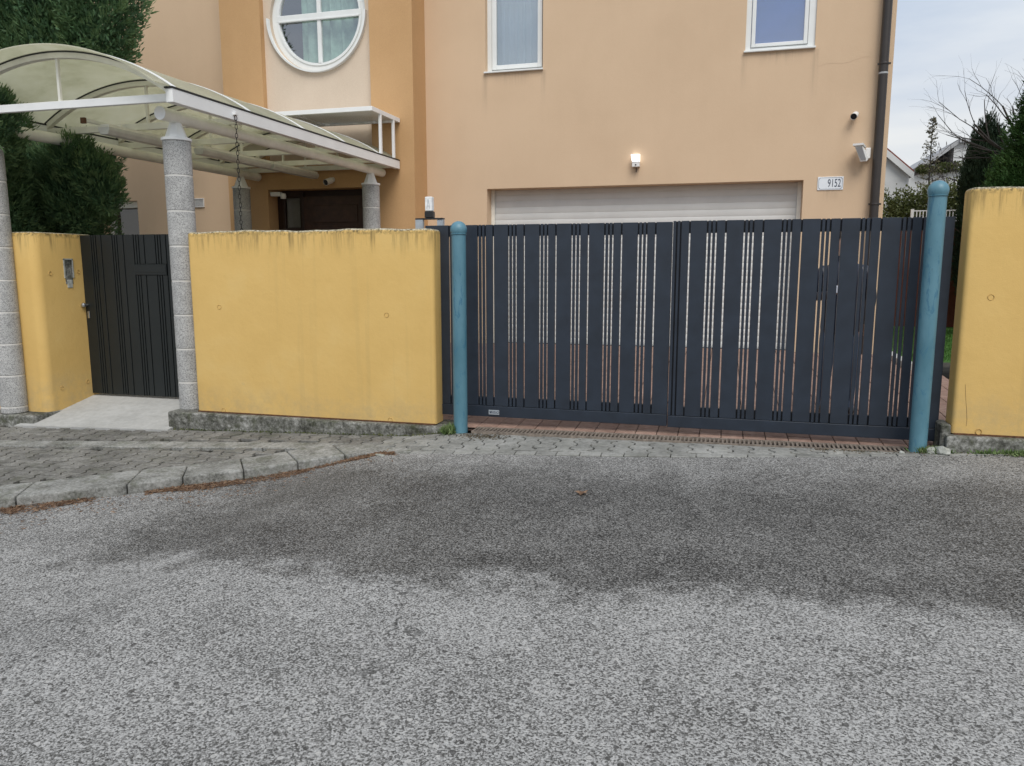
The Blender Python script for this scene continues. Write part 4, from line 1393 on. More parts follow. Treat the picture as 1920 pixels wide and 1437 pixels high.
ys_ = [6.36] + RIBS[1:] + [11.93]
for a, b_ in zip(ys_, ys_[1:]):
    arc_strip(a + .003, b_ - .003, RR + .0125, RR + .023, 36).build('roof_panel', 'poly', CAN, smooth=True)
for s in (-1, 1):
    xc = XC + s * 1.42
    mb = MB(); mb.box(xc - .04, xc + .04, 6.56, 11.93, 3.168, 3.298); mb.build('edge_beam', 'white', CAN, 0.004, 1)
    mb = MB(); mb.box(xc - .045, xc + .045, 6.55, 11.93, 3.299, 3.315); mb.build('edge_gasket', 'rubber', CAN)
    xt = -5.513 if s > 0 else -7.829
    mb = MB(); mb.tube((xt, 6.74, 3.115), (xt, 11.90, 3.115), 0.066, n=24); mb.build('tube_beam', 'creamwhite', CAN, smooth=True)
    mb = MB(); mb.tube((xt, 6.735, 3.115), (xt, 6.741, 3.115), 0.0665, n=24); mb.build('end_cap', 'white', CAN, smooth=True)

def column(x, y, z0, r):
    c = link('column', None, CAN)
    c.matrix_parent_inverse = Matrix.Translation(-CAN.location)
    zt = 2.875
    step = 0.358
    z = zt
    while z > z0 + 0.02:
        zb = max(z0, z - step + 0.016)
        mb = MB(); mb.lathe([(r - .006, zb), (r, zb + .006), (r, z - .006), (r - .006, z)], 36, (x, y, 0))
        mb.build('drum', 'granite', c, smooth=True)
        if z - step > z0:
            mb = MB(); mb.lathe([(r - .003, z - step), (r - .003, z - step + .016)], 36, (x, y, 0)); mb.build('joint_band', 'band', c, smooth=True)
        z -= step
    mb = MB(); mb.lathe([(r + .004, zt), (r + .012, zt + .004), (r + .012, zt + .028), (r + .006, zt + .032)], 36, (x, y, 0))
    mb.lathe([(r - .025, zt + .0325), (r - .03, zt + .05), (0.045, zt + .215)], 8, (x, y, 0))
    mb.build('cap', 'white', c)
column(-5.530, 6.98, 0.085, 0.137)
column(-7.840, 6.84, -0.05, 0.137)
column(-5.520, 11.48, 0.2, 0.137)
column(-7.829, 11.40, 0.2, 0.137)

# strip lights hung under the vault
for (a, b_, lab) in [(7.24, 8.42, 'grey strip light under the canopy nearest the street'), (8.83, 10.40, 'grey strip light under the canopy, middle one of the row'), (10.46, 11.78, 'grey strip light under the canopy nearest the house door')]:
    t = thing('strip_light', lab, 'light', (-6.67, (a + b_) / 2, 3.1), 'strip lights under the canopy')
    mb = MB()
    pr = [(-.075, .045), (-.075, .01), (-.05, -.035), (.05, -.035), (.075, .01), (.075, .045)]
    vs_ = [(-6.67 + px, y, 3.075 + pz) for y in (a, b_) for px, pz in pr]
    n = 6
    mb.add(vs_, [tuple(range(n)), tuple(range(n, 2 * n))[::-1]] + [(i, n + i, n + (i + 1) % n, (i + 1) % n) for i in range(n)])
    mb.build('diffuser', simple('grey_diffuser', (0.58, 0.58, 0.55), 0.4), t, 0.006, 2)
    mb = MB(); mb.box(-6.73, -6.61, a + .02, b_ - .02, 3.121, 3.15); mb.build('tray', 'creamwhite', t)
    for y in (a + .25, b_ - .25):
        mb = MB(); mb.box(-6.69, -6.65, y - .01, y + .01, 3.15, 3.19); mb.build('hanger', 'creamwhite', t)
t = thing('mounting_rail', 'long thin rusty ended rail carrying the strip lights', 'rail', (-6.67, 9.4, 3.17))
mb = MB(); mb.box(-6.78, -6.745, 7.08, 11.9, 3.15, 3.184); mb.build('rail', 'creamwhite', t)
mb = MB(); mb.box(-6.79, -6.735, 7.05, 7.079, 3.13, 3.19); mb.build('rusty_end', 'rust', t)

# rain chain
CH = thing('rain_chain', 'dark metal rain chain hanging from the canopy edge', 'chain', (-5.235, 7.53, 0.3))
mb = MB(); n = 10; m_ = 5
vs_, fs_ = [], []
for i in range(n):
    a = 2 * math.pi * i / n
    cxx, czz = 0.013 * math.cos(a), 0.028 * math.sin(a)
    nx, nz_ = math.cos(a), math.sin(a)
    for k in range(m_):
        b_ = 2 * math.pi * k / m_
        vs_.append((cxx + .0037 * math.cos(b_) * nx, .0037 * math.sin(b_), czz + .0037 * math.cos(b_) * nz_))
for i in range(n):
    for k in range(m_):
        fs_.append((i * m_ + k, ((i + 1) % n) * m_ + k, ((i + 1) % n) * m_ + (k + 1) % m_, i * m_ + (k + 1) % m_))
mb.add(vs_, fs_)
LK = mb.mesh('link', 'chain', smooth=True)
z, i = 3.19, 0
while z > 0.35:
    o = link('link', LK, CH, (-5.195 + 0.002 * math.sin(i), 7.53, z), (0, 0, math.pi / 2 * (i % 2) + 0.5))
    z -= 0.046; i += 1
mb = MB(); mb.box(-5.25, -5.175, 7.50, 7.56, 3.22, 3.245); mb.build('spout', 'white', CH)

# perforated awning above the canopy's rear end
AW = thing('metal_awning', 'white perforated metal awning frame above the back of the canopy', 'awning', (-6.3, 11.4, 3.9))
def bx(name, x0, x1, y0, y1, z0, z1, mat='white', parent=AW): 
    m_ = MB(); m_.box(x0, x1, y0, y1, z0, z1); return m_.build(name, mat, parent, 0.003, 1)
bx('front_rail', -8.05, -5.20, 10.93, 10.97, 3.90, 3.965)
bx('wall_rail', -8.05, -5.20, 11.91, 11.95, 3.90, 3.965)
bx('side_rail', -5.24, -5.20, 10.971, 11.909, 3.90, 3.965)
bx('side_rail', -8.05, -8.01, 10.971, 11.909, 3.90, 3.965)
bx('cross_rail', -6.56, -6.545, 10.971, 11.909, 3.91, 3.925)
mb = MB(); mb.box(-8.009, -5.241, 10.971, 11.909, 3.93, 3.936); mb.build('perforated_sheet', 'perf', AW)
bx('post', -5.24, -5.20, 11.70, 11.745, 3.315, 3.899)
bx('post', -5.24, -5.20, 11.22, 11.265, 3.315, 3.899)
bx('post', -8.05, -8.01, 11.70, 11.745, 3.315, 3.899)
bx('post', -8.05, -8.01, 11.22, 11.265, 3.315, 3.899)

# beacon on its bracket over the wall end
BC = thing('gate_beacon', 'clear gate warning beacon on a bent steel bracket behind the wall', 'beacon', (-2.83, 7.2, 1.95))
mb = MB(); mb.box(-2.985, -2.905, 7.18, 7.22, 1.2, 2.055); mb.build('upright', 'galv', BC, 0.002)
mb = MB(); mb.box(-2.985, -2.70, 7.18, 7.25, 2.056, 2.07); mb.build('top_plate', 'black', BC, 0.002)
mb = MB(); mb.box(-2.76, -2.70, 7.19, 7.24, 1.98, 2.055); mb.build('down_leg', 'galv', BC, 0.002)
mb = MB(); mb.box(-2.885, -2.80, 7.175, 7.245, 2.071, 2.135); mb.build('lamp_base', 'black', BC, 0.006)
mb = MB(); mb.box(-2.882, -2.806, 7.18, 7.24, 2.136, 2.275); mb.build('lens', 'amber', BC, 0.01, 2)
mb = MB()
for a, b_ in (((-2.86, 2.16), (-2.845, 2.25)), ((-2.845, 2.25), (-2.83, 2.16)), ((-2.86, 2.185), (-2.83, 2.185))):
    d = Vector((b_[0] - a[0], b_[1] - a[1])); nrm = Vector((-d.y, d.x)).normalized() * .002
    mb.add([(a[0] - nrm.x, 7.1785, a[1] - nrm.y), (b_[0] - nrm.x, 7.1785, b_[1] - nrm.y), (b_[0] + nrm.x, 7.1785, b_[1] + nrm.y), (a[0] + nrm.x, 7.1785, a[1] + nrm.y)], [(0, 1, 2, 3)])
mb.build('triangle_mark', 'galv', BC)

# ------------------------------------------------------------------ vegetation helpers
def np_mesh(name, verts, nper, mat, parent=None, **tags):
    nv = len(verts); nf = nv // nper
    me = bpy.data.meshes.new(name)
    me.vertices.add(nv); me.vertices.foreach_set('co', verts.astype(np.float32).ravel())
    me.loops.add(nv); me.loops.foreach_set('vertex_index', np.arange(nv, dtype=np.int32))
    me.polygons.add(nf)
    me.polygons.foreach_set('loop_start', np.arange(0, nv, nper, dtype=np.int32))
    me.polygons.foreach_set('loop_total', np.full(nf, nper, dtype=np.int32))
    me.update(calc_edges=True)
    me.materials.append(M[mat])
    return link(name, me, parent, **tags)

def unit(a):
    return a / (np.linalg.norm(a, axis=1, keepdims=True) + 1e-9)

def leaves(pos, direc, L, W, rng, jitter=0.5):
    n = len(pos)
    d = unit(direc + rng.normal(0, jitter, (n, 3)))
    s = unit(np.cross(d, rng.normal(0, 1, (n, 3))))
    l = L * rng.uniform(0.6, 1.3, (n, 1)); w = W * rng.uniform(0.6, 1.3, (n, 1))
    v = np.empty((n, 4, 3))
    v[:, 0] = pos
    v[:, 1] = pos + d * l * 0.5 + s * w * 0.5
    v[:, 2] = pos + d * l
    v[:, 3] = pos + d * l * 0.5 - s * w * 0.5
    return v.reshape(-1, 3)

def lobe_points(lobes, n, rng, inner=0.55, lump=0.22, freq=3.0, power=0.45):
    w = np.array([r[0] * r[2] + r[1] * r[2] + r[0] * r[1] for c, r in lobes]); w = w / w.sum()
    idx = rng.choice(len(lobes), n, p=w)
    c = np.array([l[0] for l in lobes])[idx]; r = np.array([l[1] for l in lobes])[idx]
    d = unit(rng.normal(0, 1, (n, 3)))
    ph = d * freq + c * 1.7
    lm = 1 + lump * (np.sin(ph[:, 0] * 2.1 + ph[:, 2] * 1.3) + np.sin(ph[:, 1] * 2.7 - ph[:, 2] * 1.9) + 0.7 * np.sin(ph[:, 2] * 5.3 + ph[:, 0] * 4)) / 2
    rad = inner + (1 - inner) * rng.uniform(0, 1, n) ** power + np.maximum(0, rng.normal(0, .035, n))
    return c + d * r * (rad * lm)[:, None], d

def trunk_mesh(mb, base, top, r0, r1, n=8, wob=0.05, segs=6):
    b, t = Vector(base), Vector(top)
    prev = b
    for i in range(1, segs + 1):
        u = i / segs
        q = b.lerp(t, u) + Vector((random.uniform(-wob, wob), random.uniform(-wob, wob), 0)) * (0 if i == segs else 1)
        mb.tube(prev, q, r0 + (r1 - r0) * (i - 1) / segs, r0 + (r1 - r0) * u, n, caps=False)
        prev = q

def conifer(name, label, lobes, n, base, top, mat, L=0.13, W=0.045, upb=0.9, seed=1, cat='tree', core=True, tuft=0, group=None):
    rng = np.random.default_rng(seed)
    t = thing(name, label, cat, base, group)
    pos, d = lobe_points(lobes, n, rng)
    dirv = d * np.array([0.8, 0.8, 0.5]) + np.array([0, 0, upb])
    np_mesh('crown', leaves(pos, dirv, L, W, rng, 0.45), 4, mat, t)
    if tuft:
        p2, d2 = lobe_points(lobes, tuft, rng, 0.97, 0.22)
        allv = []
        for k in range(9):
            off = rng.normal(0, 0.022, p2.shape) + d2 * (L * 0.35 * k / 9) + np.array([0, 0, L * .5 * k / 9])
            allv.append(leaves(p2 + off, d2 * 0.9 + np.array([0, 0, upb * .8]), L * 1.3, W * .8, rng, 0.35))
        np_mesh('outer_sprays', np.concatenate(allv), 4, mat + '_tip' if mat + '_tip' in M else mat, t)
    mb = MB(); trunk_mesh(mb, base, top, 0.16, 0.03)
    for k in range(10):
        u = 0.2 + 0.07 * k
        p = Vector(base).lerp(Vector(top), u)
        a = k * 2.4
        mb.tube(p, p + Vector((math.cos(a) * .5, math.sin(a) * .5, .35)), 0.03, 0.008, 5, caps=False)
    mb.build('trunk', 'bark', t)
    return t

# left conifers beside the canopy
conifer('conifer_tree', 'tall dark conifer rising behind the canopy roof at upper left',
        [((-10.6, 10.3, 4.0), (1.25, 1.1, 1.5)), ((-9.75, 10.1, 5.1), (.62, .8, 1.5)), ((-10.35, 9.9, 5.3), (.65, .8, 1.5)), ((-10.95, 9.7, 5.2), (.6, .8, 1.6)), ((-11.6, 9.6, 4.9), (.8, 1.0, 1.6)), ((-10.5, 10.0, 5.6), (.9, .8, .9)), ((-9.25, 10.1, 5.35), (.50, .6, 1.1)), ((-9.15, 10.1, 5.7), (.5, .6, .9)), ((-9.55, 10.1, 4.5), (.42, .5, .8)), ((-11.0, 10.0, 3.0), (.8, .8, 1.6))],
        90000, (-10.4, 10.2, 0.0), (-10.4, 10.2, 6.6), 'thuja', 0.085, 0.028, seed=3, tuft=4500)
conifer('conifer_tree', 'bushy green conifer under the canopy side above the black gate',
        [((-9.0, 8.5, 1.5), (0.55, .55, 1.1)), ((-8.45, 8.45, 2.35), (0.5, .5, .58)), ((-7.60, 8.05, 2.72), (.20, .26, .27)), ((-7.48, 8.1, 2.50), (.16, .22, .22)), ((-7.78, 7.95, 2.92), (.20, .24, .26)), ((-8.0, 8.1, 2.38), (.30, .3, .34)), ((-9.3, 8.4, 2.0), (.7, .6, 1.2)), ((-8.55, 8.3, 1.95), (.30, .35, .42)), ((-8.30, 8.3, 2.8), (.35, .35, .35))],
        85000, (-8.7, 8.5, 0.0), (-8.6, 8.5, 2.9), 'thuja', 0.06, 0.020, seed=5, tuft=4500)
conifer('conifer_tree', 'green conifer at the left edge behind the leftmost column',
        [((-8.85, 7.65, 1.7), (.50, .40, 1.5)), ((-8.6, 7.55, 2.4), (.38, .34, .7)), ((-8.45, 7.3, 2.9), (.34, .34, .45)), ((-7.75, 6.78, 3.22), (.30, .28, .30)), ((-7.98, 6.95, 3.0), (.28, .28, .3)), ((-8.25, 7.2, 3.2), (.35, .35, .35))],
        40000, (-8.9, 7.7, 0.0), (-8.7, 7.5, 3.3), 'thuja', 0.06, 0.020, seed=8, tuft=2500)

# right background conifers
conifer('cypress_tree', 'dark narrow cypress beyond the right wall next to the white building',
        [((4.92, 18, 2.3), (.40, .45, 1.75)), ((4.95, 18, 3.2), (.36, .4, .75)), ((4.70, 18, 3.55), (.09, .15, .62)), ((4.82, 18, 3.75), (.09, .15, .65)), ((4.95, 18, 3.85), (.10, .15, .70)), ((5.10, 18, 3.7), (.12, .2, .65))],
        52000, (4.95, 18, 0), (4.95, 18, 4.2), 'thuja2', 0.075, 0.02, upb=1.6, seed=12, tuft=1400)
conifer('conifer_tree', 'bright green conifer at the right edge above the yellow wall',
        [((4.90, 15.5, 2.3), (.62, .6, 1.0)), ((4.98, 15.5, 3.0), (.52, .6, .75)), ((5.10, 15.5, 3.7), (.46, .6, .85)), ((5.2, 15.5, 4.4), (.36, .45, .75)), ((4.62, 15.4, 2.75), (.36, .45, .5))],
        60000, (5.2, 15.5, 0), (5.2, 15.5, 4.9), 'bright', 0.07, 0.022, upb=.5, seed=14, tuft=2500)

# hedge bushes beyond the garden
def bush(name, label, lobes, n, base, mat, L, W, seed, cat='bush', group=None):
    rng = np.random.default_rng(seed)
    t = thing(name, label, cat, base, group)
    pos, d = lobe_points(lobes, n, rng, 0.5, 0.2, 4.0)
    np_mesh('foliage', leaves(pos, d + np.array([0, 0, .2]), L, W, rng, 0.8), 4, mat, t)
    mb = MB()
    for k in range(7):
        a = k * 0.9
        p = Vector(base)
        c = Vector(lobes[k % len(lobes)][0])
        mb.tube(p + Vector((math.cos(a) * .08, math.sin(a) * .08, 0)), c + Vector((math.cos(a) * .2, math.sin(a) * .2, .1)), 0.025, 0.01, 5, caps=False)
    mb.build('stems', 'bark', t)
    return t
bush('hedge_bush', 'green leafy bush beside the house corner behind the garden', [((4.0, 20.0, 1.9), (.75, .7, 1.3)), ((3.6, 20.2, 2.3), (.7, .6, 1.0)), ((4.3, 20.1, 2.6), (.55, .5, .8))], 24000, (3.95, 20.1, 0), 'hedge', .065, .042, 21, group='bushes behind the garden')
bush('hedge_bush', 'green leafy bush right behind the tall blue post', [((5.1, 20.2, 2.1), (.8, .7, 1.2)), ((4.9, 20.2, 2.6), (.6, .6, .85)), ((5.5, 20.2, 2.6), (.6, .5, .8))], 24000, (5.1, 20.2, 0), 'hedge', .065, .042, 22, group='bushes behind the garden')
bush('hedge_bush', 'green leafy bush left of the dark cypress', [((6.1, 20.4, 2.0), (.75, .7, 1.3)), ((6.0, 20.3, 2.6), (.6, .6, .9))], 20000, (6.1, 20.4, 0), 'hedge', .065, .042, 23, group='bushes behind the garden')

# bare trees
def branch(mb, p, d, L, r, depth, rng, spread, up, tips, nb=1):
    segs = 3
    q = p
    for i in range(segs):
        d = (d + Vector((rng.normal(0, .10), rng.normal(0, .10), rng.normal(0, .10) + up * .06))).normalized()
        q2 = q + d * (L / segs)
        ra = r * (1 - .22 * i / segs * 2)
        rb = r * (1 - .22 * (i + 1) / segs * 2)
        mb.tube(q, q2, ra, rb, 5 if r > .012 else 3, caps=False)
        if depth > 0 and i >= 0:
            for s in range(nb if depth > 1 else 1):
                ax = d.orthogonal().normalized()
                ax.rotate(Matrix.Rotation(rng.uniform(0, 6.28), 3, d))
                dd = d.copy(); dd.rotate(Matrix.Rotation(spread * rng.uniform(.6, 1.2), 3, ax))
                branch(mb, q2, dd, L * rng.uniform(.5, .75), rb * .62, depth - 1, rng, spread, up, tips, nb)
        q = q2
    tips.append((q, d))
def bare_tree(name, label, base, first, dirs, L, r, depth, seed, spread=.6, up=.6, catkins=0):
    rng = np.random.default_rng(seed)
    t = thing(name, label, 'tree', base)
    mb = MB()
    trunk_mesh(mb, base, first, r * 1.8, r * 1.2, 8, .06)
    mb.build('trunk', 'bark', t)
    mb = MB(); tips = []
    for d in dirs:
        branch(mb, Vector(first), Vector(d).normalized(), L, r, depth, rng, spread, up, tips, 1)
    mb.build('branches', 'twig', t)
    if catkins:
        mb = MB()
        for q, d in tips[:catkins]:
            for s in range(2):
                p = q - d * rng.uniform(0, .15)
                mb.tube(p, p + Vector((rng.normal(0, .01), 0, -rng.uniform(.05, .12))), 0.008, 0.006, 4)
        mb.build('catkins', 'twig', t, kind='stuff')
    return t
bare_tree('bare_tree', 'leafless tree with upswept branches above the right conifers', (5.9, 17.2, 0), (5.35, 17.1, 3.5), [(-.75, 0, .5), (-.5, 0, .8), (-.15, .05, 1), (-.85, 0, .3), (.1, 0, 1), (-.6, .1, .6)], 1.2, .030, 3, 31, .55, .25)
bare_tree('bare_tree', 'leafless tree with hanging catkins in front of the white building', (6.3, 22, 0), (6.0, 22, 3.4), [(-.6, 0, .7), (-.35, 0, .9), (-.1, 0, 1), (-.8, 0, .45)], .85, .024, 3, 37, .7, .0, 300)

# slim larch in front of the far white building
rng = np.random.default_rng(41)
LT = thing('larch_tree', 'slim sparse larch beside the white building against the sky', 'tree', (7.05, 32, 0))
mb = MB(); mb.tube((7.05, 32, 0), (6.95, 32, 6.9), .07, .01, 7)
mb.build('trunk', 'twig', LT)
mb = MB(); lp = []
for k in range(160):
    u = rng.uniform(.5, 1)
    z = 6.9 * u
    a = rng.uniform(0, 6.28)
    Lb = .10 + .95 * (1 - u) ** .9
    p = Vector((7.05 - .1 * u, 32, z))
    q = p + Vector((math.cos(a) * Lb, math.sin(a) * Lb, Lb * .35))
    mb.tube(p, q, .007, .003, 3, caps=False)
    for s in range(9):
        lp.append(p.lerp(q, rng.uniform(.3, 1)))
mb.build('branches', 'twig', LT)
lp = np.array([tuple(x) for x in lp])
np_mesh('crown', leaves(lp, rng.normal(0, 1, lp.shape), .06, .045, rng), 4, 'larchleaf', LT)

# ------------------------------------------------------------------ garden behind the gate
sheet('lawn', 2.4, 30, 4, 11.6, 19.3, 4, lambda x, y: 0.30, 'lawn', kind='structure')
rng = np.random.default_rng(50)
gp = np.stack([rng.uniform(2.5, 6.5, 16000), rng.uniform(11.7, 17.4, 16000), np.full(16000, .30)], 1)
np_mesh('lawn_grass', leaves(gp, np.tile([[0, 0, 1.0]], (16000, 1)), .06, .012, rng, .35), 4, 'grass', None, kind='stuff', label='short green lawn grass behind the gate', category='grass')
mb = MB(); mb.box(2.3, 2.42, 11.0, 19, -.1, .34); mb.build('path_edging', 'ramp', kind='structure')
RT = thing('garden_wall', 'red brown garden wall beyond the lawn', 'wall', (5, 18.6, .3))
mb = MB(); mb.box(2.3, 12, 18.5, 18.7, -.2, 2.45); mb.build('wall_body', 'redwall', RT)
mb = MB(); mb.box(2.25, 12, 18.46, 18.74, 2.451, 2.50); mb.build('coping', 'redwall', RT, .01)
WF = thing('picket_fence', 'white metal railing in front of the hedge seen over the gate', 'fence', (4.5, 19, .3))
for x in (3.86, 5.1):
    mb = MB(); mb.box(x - .03, x + .03, 18.97, 19.03, .3, 2.84); mb.build('fence_post', 'white', WF)
for z in (2.80, 2.58):
    mb = MB(); mb.box(3.89, 6.5, 18.99, 19.01, z - .012, z + .012); mb.build('rail', 'white', WF)
x = 3.95
while x < 6.4:
    mb = MB(); mb.box(x - .01, x + .01, 18.985, 18.989, 2.55, 2.80); mb.build('picket', 'white', WF)
    x += .065

# ------------------------------------------------------------------ far buildings
FB = thing('white_building', 'white modern building with terrace on the hill at the right', 'building', (9.5, 37, 0))
def fb(name, mat, x0, x1, y0, y1, z0, z1, parent=FB, bev=0):
    m_ = MB(); m_.box(x0, x1, y0, y1, z0, z1); return m_.build(name, mat, parent, bev)
fb('terrace_wall', 'farwhite', 7.65, 16, 35, 36, 0, 5.38)
fb('terrace_coping', 'fargrey', 7.6, 16, 34.95, 36.05, 5.381, 5.44)
fb('upper_block', 'farwhite', 9.05, 16, 37.5, 46, 5.0, 6.75)
mb = MB(); mb.add([(7.9, 37.4, 5.75), (9.2, 37.4, 6.72), (9.2, 37.4, 6.92), (7.85, 37.4, 5.92), (7.9, 46, 5.75), (9.2, 46, 6.72), (9.2, 46, 6.92), (7.85, 46, 5.92)], [(0, 1, 2, 3), (4, 7, 6, 5), (0, 4, 5, 1), (1, 5, 6, 2), (2, 6, 7, 3), (3, 7, 4, 0)])
mb.build('sloped_roof', 'fargrey', FB)
fb('roof_edge', 'fargrey', 9.201, 16, 37.3, 46, 6.751, 6.9)
fb('lower_block', 'fargrey', 8.1, 9.04, 38, 46, 5.0, 5.9)
w_ = fb('window', 'room', 8.25, 8.95, 37.97, 38.0, 5.3, 5.78)
fb('window_bar', 'frame', 8.55, 8.59, 37.94, 37.969, 5.3, 5.78, w_)
fb('window_bar', 'frame', 8.72, 8.76, 37.94, 37.969, 5.3, 5.78, w_)
w_ = fb('window', 'fargrey', 9.5, 10.1, 37.46, 37.499, 5.5, 6.3)
mb = MB(); mb.add([(6.55, 35, 4.95), (7.65, 35, 5.42), (7.65, 35, 0), (6.55, 35, 0), (6.55, 35.3, 4.95), (7.65, 35.3, 5.42), (7.65, 35.3, 0), (6.55, 35.3, 0)], [(0, 1, 2, 3), (4, 7, 6, 5), (0, 4, 5, 1), (0, 3, 7, 4)])
mb.build('stair_parapet', 'farwhite', FB)
mb = MB()
for (a, b_) in (((6.6, 35.1, 5.12), (7.65, 35.1, 5.60)), ((6.6, 35.1, 4.95), (6.6, 35.1, 5.12)), ((7.1, 35.1, 5.15), (7.1, 35.1, 5.35)), ((7.65, 35.1, 5.6), (9.3, 35.1, 5.62))):
    mb.tube(a, b_, .014, n=5)
mb.build('handrail', 'fargrey', FB)
bush('terrace_shrub', 'low shrubs trailing over the terrace of the white building', [((7.45, 34.9, 5.42), (.35, .2, .14)), ((8.1, 34.9, 5.46), (.35, .2, .15)), ((8.55, 34.9, 5.5), (.28, .2, .16))], 1500, (8.0, 34.95, 5.38), 'hedge', .10, .07, 61)
RH = thing('red_roof_house', 'far house with red tiled gable roof left of the white building', 'house', (3, 34, 0))
mb = MB(); mb.add([(0.0, 33, 0), (6.5, 33, 0), (6.5, 33, 5.25), (2.0, 33, 9.2), (0, 33, 7.4), (0, 40, 0), (6.5, 40, 0), (6.5, 40, 5.25), (2.0, 40, 9.2), (0, 40, 7.4)], [(0, 1, 2, 3, 4), (5, 9, 8, 7, 6), (1, 6, 7, 2)])
mb.build('wall', 'farwhite', RH)
sl_ = (9.2 - 5.25) / (2.0 - 6.5)
def rz(x): return 9.05 + (x - 2.0) * sl_
for (nm, mt, y0, y1, o0, o1) in (('roof', 'roof', 32.8, 40.2, .10, .18), ('barge_board', 'farwhite', 32.75, 32.799, -.16, .10)):
    mb = MB(); mb.add([(2.0, y0, rz(2) + o0), (6.62, y0, rz(6.62) + o0), (6.62, y0, rz(6.62) + o1), (2.0, y0, rz(2) + o1), (2.0, y1, rz(2) + o0), (6.62, y1, rz(6.62) + o0), (6.62, y1, rz(6.62) + o1), (2.0, y1, rz(2) + o1)], [(0, 1, 2, 3), (4, 7, 6, 5), (0, 4, 5, 1), (1, 5, 6, 2), (2, 6, 7, 3), (3, 7, 4, 0)])
    mb.build(nm, mt, RH)

# street side behind the viewer: what the window panes and paint reflect
conifer('street_tree', 'conifer across the street behind the viewer', [((5.0, -16, 4), (2, 2, 4)), ((5, -16, 7), (1.3, 1.3, 3))], 9000, (5, -16, -.4), (5, -16, 9), 'thuja', .45, .16, seed=71)

